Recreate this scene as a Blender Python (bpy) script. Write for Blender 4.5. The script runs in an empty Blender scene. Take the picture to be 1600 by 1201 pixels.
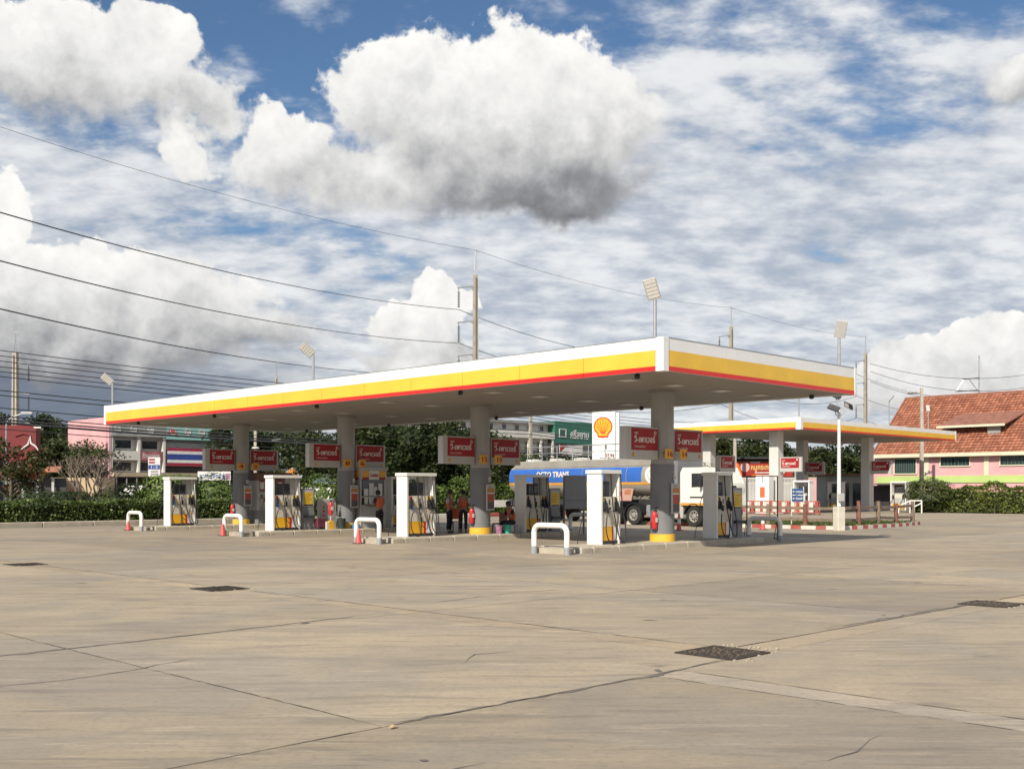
import bpy, bmesh, math, random
import numpy as np
from mathutils import Vector, Matrix
R = math.radians
S2 = math.sqrt(.5)
random.seed(7)
scene = bpy.context.scene
col = scene.collection

# ------------------------------------------------------------------ camera
cam_d = bpy.data.cameras.new('camera'); cam = bpy.data.objects.new('camera', cam_d); col.objects.link(cam)
cam_d.sensor_width = 36; cam_d.lens = 36*1703/1600; cam_d.shift_y = 165.5/1600
cam_d.clip_start = .1; cam_d.clip_end = 6000
cam.location = (0, 0, 1.7); cam.rotation_euler = (R(90), 0, 0)
scene.camera = cam
scene.cycles.use_adaptive_sampling = True; scene.cycles.adaptive_threshold = .02
scene.cycles.max_bounces = 6; scene.cycles.diffuse_bounces = 3; scene.cycles.use_denoising = True

# ------------------------------------------------------------------ sun direction, exposure
TRAVEL = Vector((.615, 1.18, -1.0)).normalized()          # the way sunlight travels
SUN_EL = math.asin(-TRAVEL.z); SUN_AZ = math.atan2(-TRAVEL.x, -TRAVEL.y)   # azimuth of the sun from +Y towards +X
scene.view_settings.view_transform = 'Standard'; scene.view_settings.look = 'None'
scene.view_settings.exposure = 0.28; scene.view_settings.gamma = 1.0
scene.view_settings.use_curve_mapping = False
sun_d = bpy.data.lights.new('sun', 'SUN'); sun = bpy.data.objects.new('sun', sun_d); col.objects.link(sun)
sun_d.energy = 4.6; sun_d.angle = R(.55); sun_d.color = (1, .92, .79)
sun.rotation_euler = TRAVEL.to_track_quat('-Z', 'Y').to_euler(); sun.location = (-20, -30, 40)

# ------------------------------------------------------------------ node helpers
class NT:
    def __init__(s, tree):
        s.t = tree; s.n = tree.nodes; s.l = tree.links
    def new(s, typ, **kw):
        n = s.n.new(typ)
        for k, v in kw.items(): setattr(n, k, v)
        return n
    def set(s, sock, v):
        if isinstance(v, bpy.types.NodeSocket): s.l.new(v, sock)
        else:
            try: sock.default_value = v
            except Exception: sock.default_value = tuple(v)+(1,) if len(v) == 3 else v[0]
    def math(s, op, a, b=0., c=0., clamp=False):
        n = s.new('ShaderNodeMath', operation=op, use_clamp=clamp)
        for i, v in enumerate((a, b, c)): s.set(n.inputs[i], v)
        return n.outputs[0]
    def vm(s, op, a, b=(0, 0, 0), out=0):
        n = s.new('ShaderNodeVectorMath', operation=op)
        s.set(n.inputs[0], a); s.set(n.inputs[1], b)
        return n.outputs[out]
    def scale(s, a, k):
        n = s.new('ShaderNodeVectorMath', operation='SCALE'); s.set(n.inputs[0], a); s.set(n.inputs['Scale'], k); return n.outputs[0]
    def comb(s, x, y, z):
        n = s.new('ShaderNodeCombineXYZ')
        for i, v in enumerate((x, y, z)): s.set(n.inputs[i], v)
        return n.outputs[0]
    def sep(s, v):
        n = s.new('ShaderNodeSeparateXYZ'); s.set(n.inputs[0], v); return n.outputs
    def noise(s, vec, scale, detail=4, rough=.55, dist=0., out='Fac'):
        n = s.new('ShaderNodeTexNoise'); s.set(n.inputs['Vector'], vec)
        n.inputs['Scale'].default_value = scale; n.inputs['Detail'].default_value = detail
        n.inputs['Roughness'].default_value = rough; n.inputs['Distortion'].default_value = dist
        return n.outputs[out]
    def voro(s, vec, scale, detail=0., rough=.5, smooth=1., feature='SMOOTH_F1', out='Distance'):
        n = s.new('ShaderNodeTexVoronoi', feature=feature); s.set(n.inputs['Vector'], vec)
        n.inputs['Scale'].default_value = scale; n.inputs['Detail'].default_value = detail; n.inputs['Roughness'].default_value = rough
        if 'Smoothness' in n.inputs: n.inputs['Smoothness'].default_value = smooth
        return n.outputs[out]
    def step(s, v, a, b, lo=0., hi=1., smooth=True):
        n = s.new('ShaderNodeMapRange', interpolation_type='SMOOTHSTEP' if smooth else 'LINEAR')
        n.clamp = True if hasattr(n, 'clamp') else True
        s.set(n.inputs[0], v); s.set(n.inputs[1], a); s.set(n.inputs[2], b); s.set(n.inputs[3], lo); s.set(n.inputs[4], hi)
        return n.outputs[0]
    def mix(s, f, a, b, blend='MIX'):
        n = s.new('ShaderNodeMix', data_type='RGBA', blend_type=blend, clamp_factor=True)
        s.set(n.inputs[0], f); s.set(n.inputs[6], a); s.set(n.inputs[7], b)
        return n.outputs[2]

def pdir(x, y):
    """azimuth and elevation (radians) of a point of the sky, from where the photograph has it"""
    az = math.atan((x-800)/1703); el = math.atan((766-y)/1703*math.cos(az)); return az, el

# ------------------------------------------------------------------ world: daylight sky with cumulus over a thin broken layer
world = bpy.data.worlds.new('World'); scene.world = world; world.use_nodes = True
wt = world.node_tree; wt.nodes.clear(); N = NT(wt)
SKY_K = .085
sky = N.new('ShaderNodeTexSky', sky_type='NISHITA'); sky.sun_disc = False
sky.sun_elevation = SUN_EL; sky.sun_rotation = SUN_AZ; sky.air_density = 1.1; sky.dust_density = .6; sky.ozone_density = 2.2
geo = N.new('ShaderNodeTexCoord'); D = N.vm('NORMALIZE', geo.outputs['Generated'])
dx, dy, dz = N.sep(D)
az = N.math('ARCTAN2', dx, dy); el = N.math('ARCSINE', dz)
pa = N.comb(az, el, 0.)
# slow warp so that no outline is an ellipse
wv = N.noise(D, 6., 2, .5, out='Color')
pw = N.vm('ADD', pa, N.scale(N.vm('SUBTRACT', wv, (.5, .5, .5)), .10))
pw = N.vm('ADD', pw, N.scale(N.vm('SUBTRACT', N.noise(D, 21., 3.5, .6, out='Color'), (.5, .5, .5)), .048))
# the billows, and the same a little towards the sun: their difference is light and shade on the lumps
ED = []
def puff(off):
    v = N.vm('ADD', D, off) if off else D
    a = N.noise(v, 13., 7, .60); b = N.noise(v, 9., 3., .55)
    ED.append(a)
    bil = N.math('ABSOLUTE', N.math('SUBTRACT', a, .5))                      # rounded lumps with sharp creases between
    return N.math('SUBTRACT', N.math('MULTIPLY', bil, 2.4), N.math('MULTIPLY', b, .9))
h0 = puff(None); h1 = puff((-.013, -.004, .017))
emb = N.math('SUBTRACT', h1, h0)
# cumulus in heaps: photo rows of the heap's top and base, greyness of the base; then x, y, half width, half height of its lobes (photo pixels)
HEAPS = [(20, 352, 1.0, [(775, 138, 165, 90), (905, 180, 92, 90), (650, 150, 100, 80), (760, 235, 190, 80), (850, 290, 150, 52)]),
         (120, 345, .55, [(460, 230, 88, 55), (560, 262, 110, 50)]),
         (0, 260, .62, [(70, 105, 195, 66), (235, 65, 58, 40), (290, 150, 80, 30)]),
         (150, 380, .5, [(303, 215, 40, 30)]),
         (370, 600, .85, [(120, 440, 125, 46), (300, 462, 105, 48), (90, 518, 300, 54), (330, 520, 130, 40), (-5, 325, 36, 55)]),
         (430, 590, .55, [(625, 495, 62, 34), (690, 478, 36, 38), (650, 540, 100, 22)]),
         (500, 690, .62, [(1400, 572, 80, 26), (1490, 565, 50, 36), (1570, 560, 62, 42), (1440, 590, 60, 34), (1510, 612, 210, 30)]),
         (60, 220, .5, [(1597, 125, 48, 42)])]
cum = None; wsum = None; tsum = None
for (y0, y1, grey, lobes) in HEAPS:
    e0 = pdir(800, y0)[1]; e1 = pdir(800, y1)[1]
    tt = N.math('MULTIPLY_ADD', N.sep(pw)[1], -1/(e0-e1), e0/(e0-e1), clamp=True); g = N.math('MULTIPLY', N.math('POWER', tt, 1.75), grey); hw = None
    for (bx, by, rx, ry) in lobes:
        ca, ce = pdir(bx, by); ra = rx/1703*.94; re = ry/1703*.94
        n_ = N.new('ShaderNodeVectorMath', operation='MULTIPLY_ADD'); N.set(n_.inputs[0], pw); N.set(n_.inputs[1], (1/ra, 1/re, 0)); N.set(n_.inputs[2], (-ca/ra, -ce/re, 0))
        ln = N.vm('LENGTH', n_.outputs[0], out=1); hw = ln if hw is None else N.math('SMOOTH_MIN', hw, ln, .25)
    cum = hw if cum is None else N.math('SMOOTH_MIN', cum, hw, .12)
    w = N.math('POWER', N.math('ADD', hw, .25), -6.)
    tsum = N.math('MULTIPLY', w, g) if tsum is None else N.math('MULTIPLY_ADD', w, g, tsum)
    wsum = w if wsum is None else N.math('ADD', wsum, w)
base_grey = N.math('DIVIDE', tsum, wsum)
cum = N.math('SUBTRACT', 1., cum)
# the same kind of cloud all round the sky, beyond the ones the photograph shows
rnd = N.noise(N.vm('MULTIPLY', D, (1, 1, 2.2)), 2.6, 2, .5)
away = N.math('MAXIMUM', N.step(N.math('ABSOLUTE', az), .60, .85), N.step(el, .52, .75))
cum = N.math('MAXIMUM', cum, N.math('MULTIPLY_ADD', N.step(rnd, .56, .80, -.4, .8), 1., N.math('MULTIPLY_ADD', away, 2., -2.)))
soft = N.step(base_grey, .06, .5, .10, .44)                                   # crisp tops, ragged soft bases
dens = N.step(N.math('MULTIPLY_ADD', h0, -.85, N.math('ADD', cum, -.06)), N.math('MULTIPLY', soft, -.55), soft)
lit = N.math('MULTIPLY_ADD', emb, .34, .94)
lit = N.math('MULTIPLY_ADD', base_grey, -.86, lit)
lit = N.math('MULTIPLY_ADD', N.math('ADD', h0, .15), -.13, lit)
lit = N.math('MAXIMUM', N.math('MINIMUM', lit, 1.0), .12)
ramp = N.new('ShaderNodeValToRGB'); N.set(ramp.inputs[0], lit); cr_ = ramp.color_ramp
cr_.elements[0].position = .12; cr_.elements[0].color = (.15, .155, .17, 1); cr_.elements[1].position = 1.; cr_.elements[1].color = (.93, .915, .88, 1)
for p_, c_ in ((.35, (.28, .285, .30)), (.6, (.55, .55, .55)), (.82, (.78, .775, .76))): e_ = cr_.elements.new(p_); e_.color = c_+(1,)
ccol = ramp.outputs[0]
# thin broken layer, seen on a plane high above so that it closes up towards the horizon
zz = N.math('ADD', N.math('MAXIMUM', dz, 0.), .26)
pl = N.vm('MULTIPLY', N.vm('DIVIDE', D, N.comb(zz, zz, 1.)), (1.9, 2.5, 0.))
a1 = N.noise(pl, 1.5, 6, .58); a2 = N.noise(pl, 5.2, 4, .58); a3 = N.noise(pl, .6, 1, .5)
lay = N.math('MULTIPLY_ADD', a2, .34, N.math('MULTIPLY', a1, .66))
lay = N.math('MULTIPLY_ADD', a3, .40, N.math('ADD', lay, -.20))
lay = N.math('ADD', lay, N.step(el, .40, .20, -.085, .12))
lay = N.math('ADD', lay, N.step(az, -.22, .10, -.02, .08))
layd = N.math('MULTIPLY', N.step(lay, .40, .57), .92)
lcol = N.mix(N.step(N.math('MULTIPLY_ADD', a2, .55, N.math('MULTIPLY', a1, .45)), .36, .64), (.45, .495, .575), (.89, .90, .905))
# rain-dark air low in the west
storm_v = N.vm('MULTIPLY', N.vm('SUBTRACT', pw, pdir(60, 640)+(0,)), (1/.33, 1/.100, 0))
storm = N.step(N.vm('LENGTH', storm_v, out=1), 1.0, .25)
# gather: Background strength SKY_K multiplies everything, so cloud radiance is divided by it
nish = N.mix(1., sky.outputs[0], (.66, .80, .93), 'MULTIPLY')
c = N.mix(layd, nish, N.scale(lcol, .82/SKY_K))
c = N.mix(N.math('MULTIPLY', storm, .9), c, N.scale((.115, .145, .20), 1/SKY_K))
c = N.mix(dens, c, N.scale(ccol, .90/SKY_K))
bg = N.new('ShaderNodeBackground'); N.set(bg.inputs[0], c); bg.inputs[1].default_value = SKY_K
wo = N.new('ShaderNodeOutputWorld'); N.l.new(bg.outputs[0], wo.inputs[0])
world.cycles.sampling_method = 'MANUAL'; world.cycles.sample_map_resolution = 512

# ------------------------------------------------------------------ materials
MATS = {}
def mat(name, c, rough=.6, var=.08, scale=3., metal=0., bump=0., bscale=60., spec=.5, dirt=0.):
    """one plain paint or stuff: base colour, slow colour variation in object space, optional fine relief and grime"""
    if name in MATS: return MATS[name]
    m = bpy.data.materials.new(name); m.use_nodes = True; n = NT(m.node_tree)
    b = m.node_tree.nodes['Principled BSDF']; tc = n.new('ShaderNodeTexCoord').outputs['Object']
    f = n.noise(tc, scale, 5, .6)
    lo = tuple(max(0, x*(1-var)) for x in c)+(1,); hi = tuple(min(1, x*(1+var)) for x in c)+(1,)
    cc = n.mix(n.step(f, .3, .7), lo, hi)
    if dirt:
        g = n.noise(n.new('ShaderNodeNewGeometry').outputs['Position'], 1.7, 6, .65)
        cc = n.mix(n.math('MULTIPLY', n.step(g, .5, .75), dirt), cc, tuple(x*.45 for x in c)+(1,))
    n.set(b.inputs['Base Color'], cc); b.inputs['Roughness'].default_value = rough; b.inputs['Metallic'].default_value = metal
    b.inputs['Specular IOR Level'].default_value = spec
    n.set(b.inputs['Roughness'], n.step(f, .2, .8, max(.05, rough-.08), min(1, rough+.08)))
    if bump:
        bn = n.new('ShaderNodeBump'); bn.inputs['Strength'].default_value = bump; bn.inputs['Distance'].default_value = .01
        n.set(bn.inputs['Height'], n.noise(tc, bscale, 4, .6)); n.l.new(bn.outputs[0], b.inputs['Normal'])
    MATS[name] = m; return m

def leaf_mat(name, dark, light, tip=None):
    m = bpy.data.materials.new(name); m.use_nodes = True; n = NT(m.node_tree)
    b = m.node_tree.nodes['Principled BSDF']; g = n.new('ShaderNodeNewGeometry')
    f = n.math('ADD', n.math('MULTIPLY', n.noise(g.outputs['Position'], .55, 3, .6), .75), n.math('MULTIPLY', g.outputs['Random Per Island'], .3))
    cc = n.mix(n.step(f, .3, .8), dark+(1,), light+(1,))
    if tip: cc = n.mix(n.step(g.outputs['Random Per Island'], .86, .93), cc, tip+(1,))
    n.set(b.inputs['Base Color'], cc); b.inputs['Roughness'].default_value = .55; b.inputs['Specular IOR Level'].default_value = .35
    tr = n.new('ShaderNodeBsdfTranslucent'); n.set(tr.inputs[0], n.mix(1., cc, (1.3, 1.35, .6, 1), 'MULTIPLY'))
    mx = n.new('ShaderNodeMixShader'); mx.inputs[0].default_value = .22
    n.l.new(b.outputs[0], mx.inputs[1]); n.l.new(tr.outputs[0], mx.inputs[2])
    n.l.new(mx.outputs[0], m.node_tree.nodes['Material Output'].inputs[0])
    MATS[name] = m; return m

WHITE = mat('white_paint', (.74, .73, .69), .42, .05, 1.5, dirt=.16)
CWHITE = mat('white_fascia', (.78, .78, .77), .42, .04, .8, dirt=.12)
YELLOW = mat('yellow_fascia', (.78, .48, .05), .45, .06, .9, dirt=.13)
RED = mat('red_fascia', (.62, .022, .018), .4, .06, .9)
SRED = mat('red_sign_face', (.31, .009, .011), .6, .05, 1.)
SGREY = mat('pale_grey_sign', (.46, .445, .42), .5, .05, 1.2, dirt=.12)
COLG = mat('pale_grey_cladding', (.34, .33, .315), .5, .06, 1.2, dirt=.15)
DCOL = mat('dark_grey_cladding', (.17, .172, .178), .5, .08, 1.3, dirt=.2)
SOFF = mat('soffit_metal', (.285, .262, .235), .55, .06, .6, dirt=.2)
ORANGE = mat('amber_plate', (.72, .36, .02), .45, .06, 3.)
BLACK = mat('black_rubber', (.018, .018, .02), .55, .2, 8.)
DARK = mat('dark_recess', (.035, .035, .038), .5, .2, 4.)
GLASS = mat('dark_glass', (.03, .035, .04), .12, .2, 2., spec=.8)
STEEL = mat('galvanised_steel', (.42, .43, .43), .4, .1, 4., metal=.6)
GREY = mat('mid_grey_paint', (.20, .203, .21), .5, .07, 2., dirt=.15)
LGREY = mat('light_grey_paint', (.43, .42, .40), .5, .06, 2., dirt=.15)
CREAM = mat('cream_panel', (.62, .57, .47), .45, .05, 2., dirt=.12)
BLUE = mat('blue_paint', (.03, .10, .42), .4, .08, 2.)
CONE = mat('cone_red', (.62, .075, .07), .5, .12, 4., dirt=.2)
FIRE = mat('extinguisher_red', (.55, .03, .03), .3, .08, 4.)
KERBC = mat('island_concrete', (.42, .37, .29), .85, .12, 2.2, bump=.4, dirt=.3)
PAPER = mat('paper_white', (.68, .66, .62), .7, .06, 4.)
VEST = mat('orange_vest', (.62, .11, .04), .7, .12, 6.)
SKIN = mat('skin', (.30, .17, .11), .6, .06, 6.)
HAIR = mat('hair_black', (.012, .011, .011), .6, .2, 20.)
NAVY = mat('dark_cloth', (.018, .018, .026), .85, .2, 8.)
WOOD = mat('weathered_wood', (.20, .145, .105), .85, .25, 5., bump=.4)
POLEC = mat('pole_concrete', (.40, .36, .30), .85, .12, 2., bump=.3, dirt=.25)
WIRE = mat('wire_dark', (.05, .05, .055), .6, .1, 1.)
TRUNK = mat('bark', (.14, .105, .08), .9, .25, 5., bump=.5)
BARK2 = mat('pale_bark', (.24, .19, .15), .9, .2, 5., bump=.4)

# ------------------------------------------------------------------ mesh helpers
class MB:
    """collects shapes; build() links them as one mesh object"""
    def __init__(s): s.v = []; s.f = []
    def add(s, vs, fs):
        o = len(s.v); s.v += [tuple(p) for p in vs]; s.f += [tuple(i+o for i in f) for f in fs]; return s
    def box(s, x0, x1, y0, y1, z0, z1):
        return s.add([(x0,y0,z0),(x1,y0,z0),(x1,y1,z0),(x0,y1,z0),(x0,y0,z1),(x1,y0,z1),(x1,y1,z1),(x0,y1,z1)],
                     [(0,3,2,1),(4,5,6,7),(0,1,5,4),(1,2,6,5),(2,3,7,6),(3,0,4,7)])
    def cbox(s, x0, x1, y0, y1, z0, z1, c=.02):
        """box with chamfered upright corners and top rim"""
        p = [(x0+c,y0),(x1-c,y0),(x1,y0+c),(x1,y1-c),(x1-c,y1),(x0+c,y1),(x0,y1-c),(x0,y0+c)]
        cx, cy = (x0+x1)/2, (y0+y1)/2
        def ins(q): return (q[0]+(c if q[0] < cx else -c)*.7, q[1]+(c if q[1] < cy else -c)*.7)
        v = [(a,b,z0) for a,b in p]+[(a,b,z1-c) for a,b in p]+[ins(q)+(z1,) for q in p]
        f = [tuple(range(7,-1,-1)), tuple(range(16,24))]
        for k in (0, 8): f += [(k+i, k+(i+1)%8, k+8+(i+1)%8, k+8+i) for i in range(8)]
        return s.add(v, f)
    def bar(s, a, b, w, h=None, up=(0,0,1)):
        """box beam from a to b, w wide, h high"""
        h = h or w; a = Vector(a); b = Vector(b); d = (b-a).normalized(); u = Vector(up)
        if abs(d.dot(u)) > .98: u = Vector((1,0,0))
        x = d.cross(u).normalized(); y = x.cross(d).normalized()
        v = [p+x*(i*w/2)+y*(j*h/2) for p in (a, b) for i, j in ((-1,-1),(1,-1),(1,1),(-1,1))]
        return s.add(v, [(0,1,2,3),(7,6,5,4),(0,4,5,1),(1,5,6,2),(2,6,7,3),(3,7,4,0)])
    def tube(s, pts, r, n=8, caps=True):
        pts = [Vector(p) for p in pts]; rs = r if isinstance(r, (list, tuple)) else [r]*len(pts)
        rings = []; px = None
        for i, p in enumerate(pts):
            d = ((pts[min(i+1, len(pts)-1)]-p).normalized()+(p-pts[max(i-1, 0)]).normalized())
            d = d.normalized() if d.length > 1e-6 else Vector((0,0,1))
            if px is None:
                u = Vector((0,0,1)) if abs(d.z) < .9 else Vector((1,0,0)); px = d.cross(u).normalized()
            px = (px-d*px.dot(d)).normalized(); py = d.cross(px)
            rings.append([p+(px*math.cos(2*math.pi*k/n)+py*math.sin(2*math.pi*k/n))*rs[i] for k in range(n)])
        v = [q for g in rings for q in g]; f = []
        for i in range(len(pts)-1): f += [(i*n+k, i*n+(k+1)%n, (i+1)*n+(k+1)%n, (i+1)*n+k) for k in range(n)]
        if caps: f += [tuple(range(n-1,-1,-1)), tuple(range((len(pts)-1)*n, len(pts)*n))]
        return s.add(v, f)
    def lathe(s, prof, n=20, c=(0,0), ax=None):
        """profile of (radius, height) turned about the upright through c"""
        v = [(c[0]+r*math.cos(2*math.pi*k/n), c[1]+r*math.sin(2*math.pi*k/n), z) for r, z in prof for k in range(n)]; f = []
        for i in range(len(prof)-1): f += [(i*n+k, i*n+(k+1)%n, (i+1)*n+(k+1)%n, (i+1)*n+k) for k in range(n)]
        f += [tuple(range(n-1,-1,-1)), tuple(range((len(prof)-1)*n, len(prof)*n))]
        return s.add(v, f)
    def prism(s, poly, z0, z1):
        n = len(poly)
        return s.add([(x,y,z0) for x,y in poly]+[(x,y,z1) for x,y in poly],
                     [tuple(range(n-1,-1,-1)), tuple(range(n,2*n))]+[(i,(i+1)%n,n+(i+1)%n,n+i) for i in range(n)])
    def yprism(s, poly, y0, y1):
        """outline in x,z pushed from y0 to y1"""
        n = len(poly)
        return s.add([(x,y0,z) for x,z in poly]+[(x,y1,z) for x,z in poly],
                     [tuple(range(n)), tuple(range(2*n-1,n-1,-1))]+[(i,n+i,n+(i+1)%n,(i+1)%n) for i in range(n)])
    def xprism(s, poly, x0, x1):
        n = len(poly)
        return s.add([(x0,y,z) for y,z in poly]+[(x1,y,z) for y,z in poly],
                     [tuple(range(n-1,-1,-1)), tuple(range(n,2*n))]+[(i,(i+1)%n,n+(i+1)%n,n+i) for i in range(n)])
    def mesh(s, name, m=None, smooth=False):
        me = bpy.data.meshes.new(name); me.from_pydata(s.v, [], s.f)
        if m: me.materials.append(m)
        if smooth: me.polygons.foreach_set('use_smooth', [True]*len(me.polygons)); me.set_sharp_from_angle(angle=R(40))
        me.update(); return me
    def build(s, name, m, parent=None, smooth=False, loc=None, rz=0.):
        return link(name, s.mesh(name, m, smooth), parent, loc, rz)
def link(name, me, parent=None, loc=None, rz=0.):
    o = bpy.data.objects.new(name, me); col.objects.link(o); o.parent = parent
    if loc: o.location = loc
    o.rotation_euler[2] = rz
    return o
def thing(name, label, cat, loc=(0,0,0), rz=0., group=None):
    o = bpy.data.objects.new(name, None); col.objects.link(o); o.location = loc; o.rotation_euler = (0,0,rz)
    o.empty_display_size = .2; return tag(o, label, cat, group)
def tag(o, label, cat, group=None):
    o['label'] = label; o['category'] = cat
    if group: o['group'] = group
    return o
def struct(o): o['kind'] = 'structure'; return o
def copy_tree(o, parent=None):
    c = o.copy(); col.objects.link(c); c.parent = parent
    for ch in o.children: copy_tree(ch, c)
    return c
RZ = R(45)                                   # the station's own axes: x = r (away to one side), y = l (away to the other)
def W(l, r, z=0.): return ((r-l)*S2, (r+l)*S2, z)
def at(x, y, Y): return ((x-800)/1703*Y, Y, 1.7+(766-y)*Y/1703)
def gx(x, Y): return (x-800)/1703*Y
TXT = {}
def text_mesh(body, size, m, depth=.006, bold=0.):
    k = (body, size, m.name)
    if k in TXT: return TXT[k]
    cu = bpy.data.curves.new('lettering', 'FONT'); cu.body = body; cu.size = size; cu.extrude = depth; cu.offset = bold*size
    cu.resolution_u = 2; cu.fill_mode = 'FRONT'
    t = bpy.data.objects.new('lettering', cu); col.objects.link(t)
    dg = bpy.context.evaluated_depsgraph_get(); me = bpy.data.meshes.new_from_object(t.evaluated_get(dg))
    bpy.data.objects.remove(t); me.materials.clear(); me.materials.append(m); TXT[k] = me
    return me
def lettering(body, size, m, parent, loc, rot=(R(90), 0, 0), width=None, bold=.012, name='lettering'):
    """flat letters standing up, read from local -y"""
    me = text_mesh(body, size, m, bold=bold); o = link(name, me, parent, loc); o.rotation_euler = rot
    if width:
        xs = [v.co.x for v in me.vertices]; w = max(xs)-min(xs); o.scale = (width/w, 1, 1)
    return o
def leaves_mesh(name, P, size, m, up=.35, seed=0, width=.55):
    """one small four-cornered leaf at each point"""
    rng = np.random.default_rng(seed); n = len(P)
    nrm = rng.normal(size=(n,3)); nrm[:,2] = np.abs(nrm[:,2])*(1+up)+up*.4; nrm /= np.linalg.norm(nrm, axis=1)[:,None]
    t = rng.normal(size=(n,3)); t -= nrm*(t*nrm).sum(1)[:,None]; t /= np.linalg.norm(t, axis=1)[:,None]; b = np.cross(nrm, t)
    s = (size*(.6+.8*rng.random(n)))[:,None]
    v = np.empty((n,4,3)); v[:,0] = P-t*s*.5; v[:,1] = P+b*s*width*.5+nrm*s*.06; v[:,2] = P+t*s*.5; v[:,3] = P-b*s*width*.5+nrm*s*.06
    me = bpy.data.meshes.new(name); me.vertices.add(4*n); me.loops.add(4*n); me.polygons.add(n)
    me.vertices.foreach_set('co', v.reshape(-1).astype(np.float32)); me.loops.foreach_set('vertex_index', np.arange(4*n, dtype=np.int32))
    me.polygons.foreach_set('loop_start', np.arange(0, 4*n, 4, dtype=np.int32))
    me.materials.append(m); me.update(calc_edges=True); return me
# ================================================================== ground
def concrete(name, tint=(1,1,1)):
    m = bpy.data.materials.new(name); m.use_nodes = True; n = NT(m.node_tree); b = m.node_tree.nodes['Principled BSDF']
    g = n.new('ShaderNodeNewGeometry'); p = g.outputs['Position']; oi = n.new('ShaderNodeObjectInfo')
    big = n.noise(p, .16, 4, .6, .6); mid = n.noise(p, .9, 6, .68, .4); fin = n.noise(p, 17., 6, .76); spk = n.noise(p, 85., 4, .75)
    # tyre-swept streaks along the two driving directions
    st1 = n.noise(n.vm('MULTIPLY', p, (.42, 3.0, 1)), 1.3, 6, .68, .8)
    st2 = n.noise(n.vm('MULTIPLY', n.vm('ADD', p, (31, 7, 0)), (.25, 2.4, 1)), 2.6, 6, .7, 1.2)
    st3 = n.noise(n.vm('MULTIPLY', n.vm('ADD', p, (3, 57, 0)), (.12, .9, 1)), 1.0, 5, .66, .6)
    c = n.mix(n.step(big, .32, .68), (.32*tint[0], .263*tint[1], .192*tint[2], 1), (.42*tint[0], .338*tint[1], .232*tint[2], 1))
    gp_ = n.noise(n.vm('ADD', p, (11, 3, 0)), .23, 5, .62, 1.); hv_ = n.noise(n.vm('ADD', p, (71, 23, 0)), .11, 5, .66, 1.4)
    c = n.mix(n.math('MULTIPLY', n.step(gp_, .47, .62), .75), c, (.30*tint[0], .262*tint[1], .213*tint[2], 1))
    c = n.mix(n.math('MULTIPLY', n.step(hv_, .54, .68), .55), c, (.215, .19, .162, 1))
    c = n.mix(n.math('MULTIPLY', n.step(mid, .46, .70), .60), c, (.26*tint[0], .225*tint[1], .182*tint[2], 1))
    c = n.mix(n.math('MULTIPLY', n.step(st3, .50, .66), .50), c, (.235, .205, .17, 1))
    c = n.mix(n.math('MULTIPLY', n.step(st1, .50, .66), .58), c, (.19, .162, .13, 1))
    c = n.mix(n.math('MULTIPLY', n.step(st2, .53, .70), .55), c, (.50*tint[0], .42*tint[1], .31*tint[2], 1))
    c = n.mix(n.math('MULTIPLY', n.step(fin, .48, .68), .52), c, (.20, .175, .145, 1))
    c = n.mix(n.math('MULTIPLY', n.step(spk, .55, .72), .50), c, (.12, .105, .088, 1))
    v = n.voro(p, .55, 0, .5, 0., 'F1'); vs = n.noise(p, 3.1, 3, .6)
    c = n.mix(n.math('MULTIPLY', n.math('MULTIPLY', n.step(v, .13, .05), n.step(vs, .45, .6)), .55), c, (.13, .115, .10, 1))   # small oil drips
    c = n.mix(1., c, n.comb(*[n.step(oi.outputs['Random'], 0, 1, .88, 1.09, False)]*3), 'MULTIPLY')
    n.set(b.inputs['Base Color'], c); n.set(b.inputs['Roughness'], n.step(mid, .3, .7, .72, .92)); b.inputs['Specular IOR Level'].default_value = .3
    bn = n.new('ShaderNodeBump'); bn.inputs['Strength'].default_value = .35; bn.inputs['Distance'].default_value = .008
    n.set(bn.inputs['Height'], n.math('ADD', n.math('MULTIPLY', fin, .7), n.math('MULTIPLY', spk, .5))); n.l.new(bn.outputs[0], b.inputs['Normal'])
    MATS[name] = m; return m
CONC = concrete('forecourt_concrete'); CONC2 = concrete('pale_patch_concrete', (1.08, 1.1, 1.18)); CHAN = concrete('channel_concrete', (1.10, 1.06, 1.0))
EARTH = mat('dry_earth', (.20, .165, .115), .95, .25, .4, bump=.5)
ASPH = mat('asphalt', (.055, .055, .056), .9, .2, .8, bump=.4, bscale=90.)
JOINT = mat('joint_filler', (.06, .052, .045), .9, .3, 3.)
GRASSG = mat('verge_soil', (.10, .11, .05), .95, .3, 1.2, bump=.5)
gnd = struct(MB().add([(-900,-300,-.06),(900,-300,-.06),(900,1500,-.06),(-900,1500,-.06)], [(0,1,2,3)]).build('ground', EARTH))
fore = struct(MB().box(-30, 130, -12, 51.2, -.055, -.006).build('forecourt', JOINT, None, False, (0,0,0), RZ))
def slab(r0, r1, l0, l1, m=CONC, name='concrete_slab', z=0.):
    g = .009
    return MB().box(r0+g, r1-g, l0+g, l1-g, -.030, z).build(name, m, fore)
L_LINES = [-9.5, -4.2, 1.1, 6.2]
rr = [4.9]
for a, b in zip(L_LINES, L_LINES[1:]):
    for c, d in ((-9.7, -4.8), (-4.8, .05), (.05, 8.0)): slab(c, d, a, b)
    slab(8.0, 8.42, a, b, CONC2, 'pale_strip')
    for c, d in ((8.42, 14.6), (14.6, 19.6), (19.6, 24.5), (24.5, 30), (30, 36), (36, 44), (44, 54), (54, 68)): slab(c, d, a, b)
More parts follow.
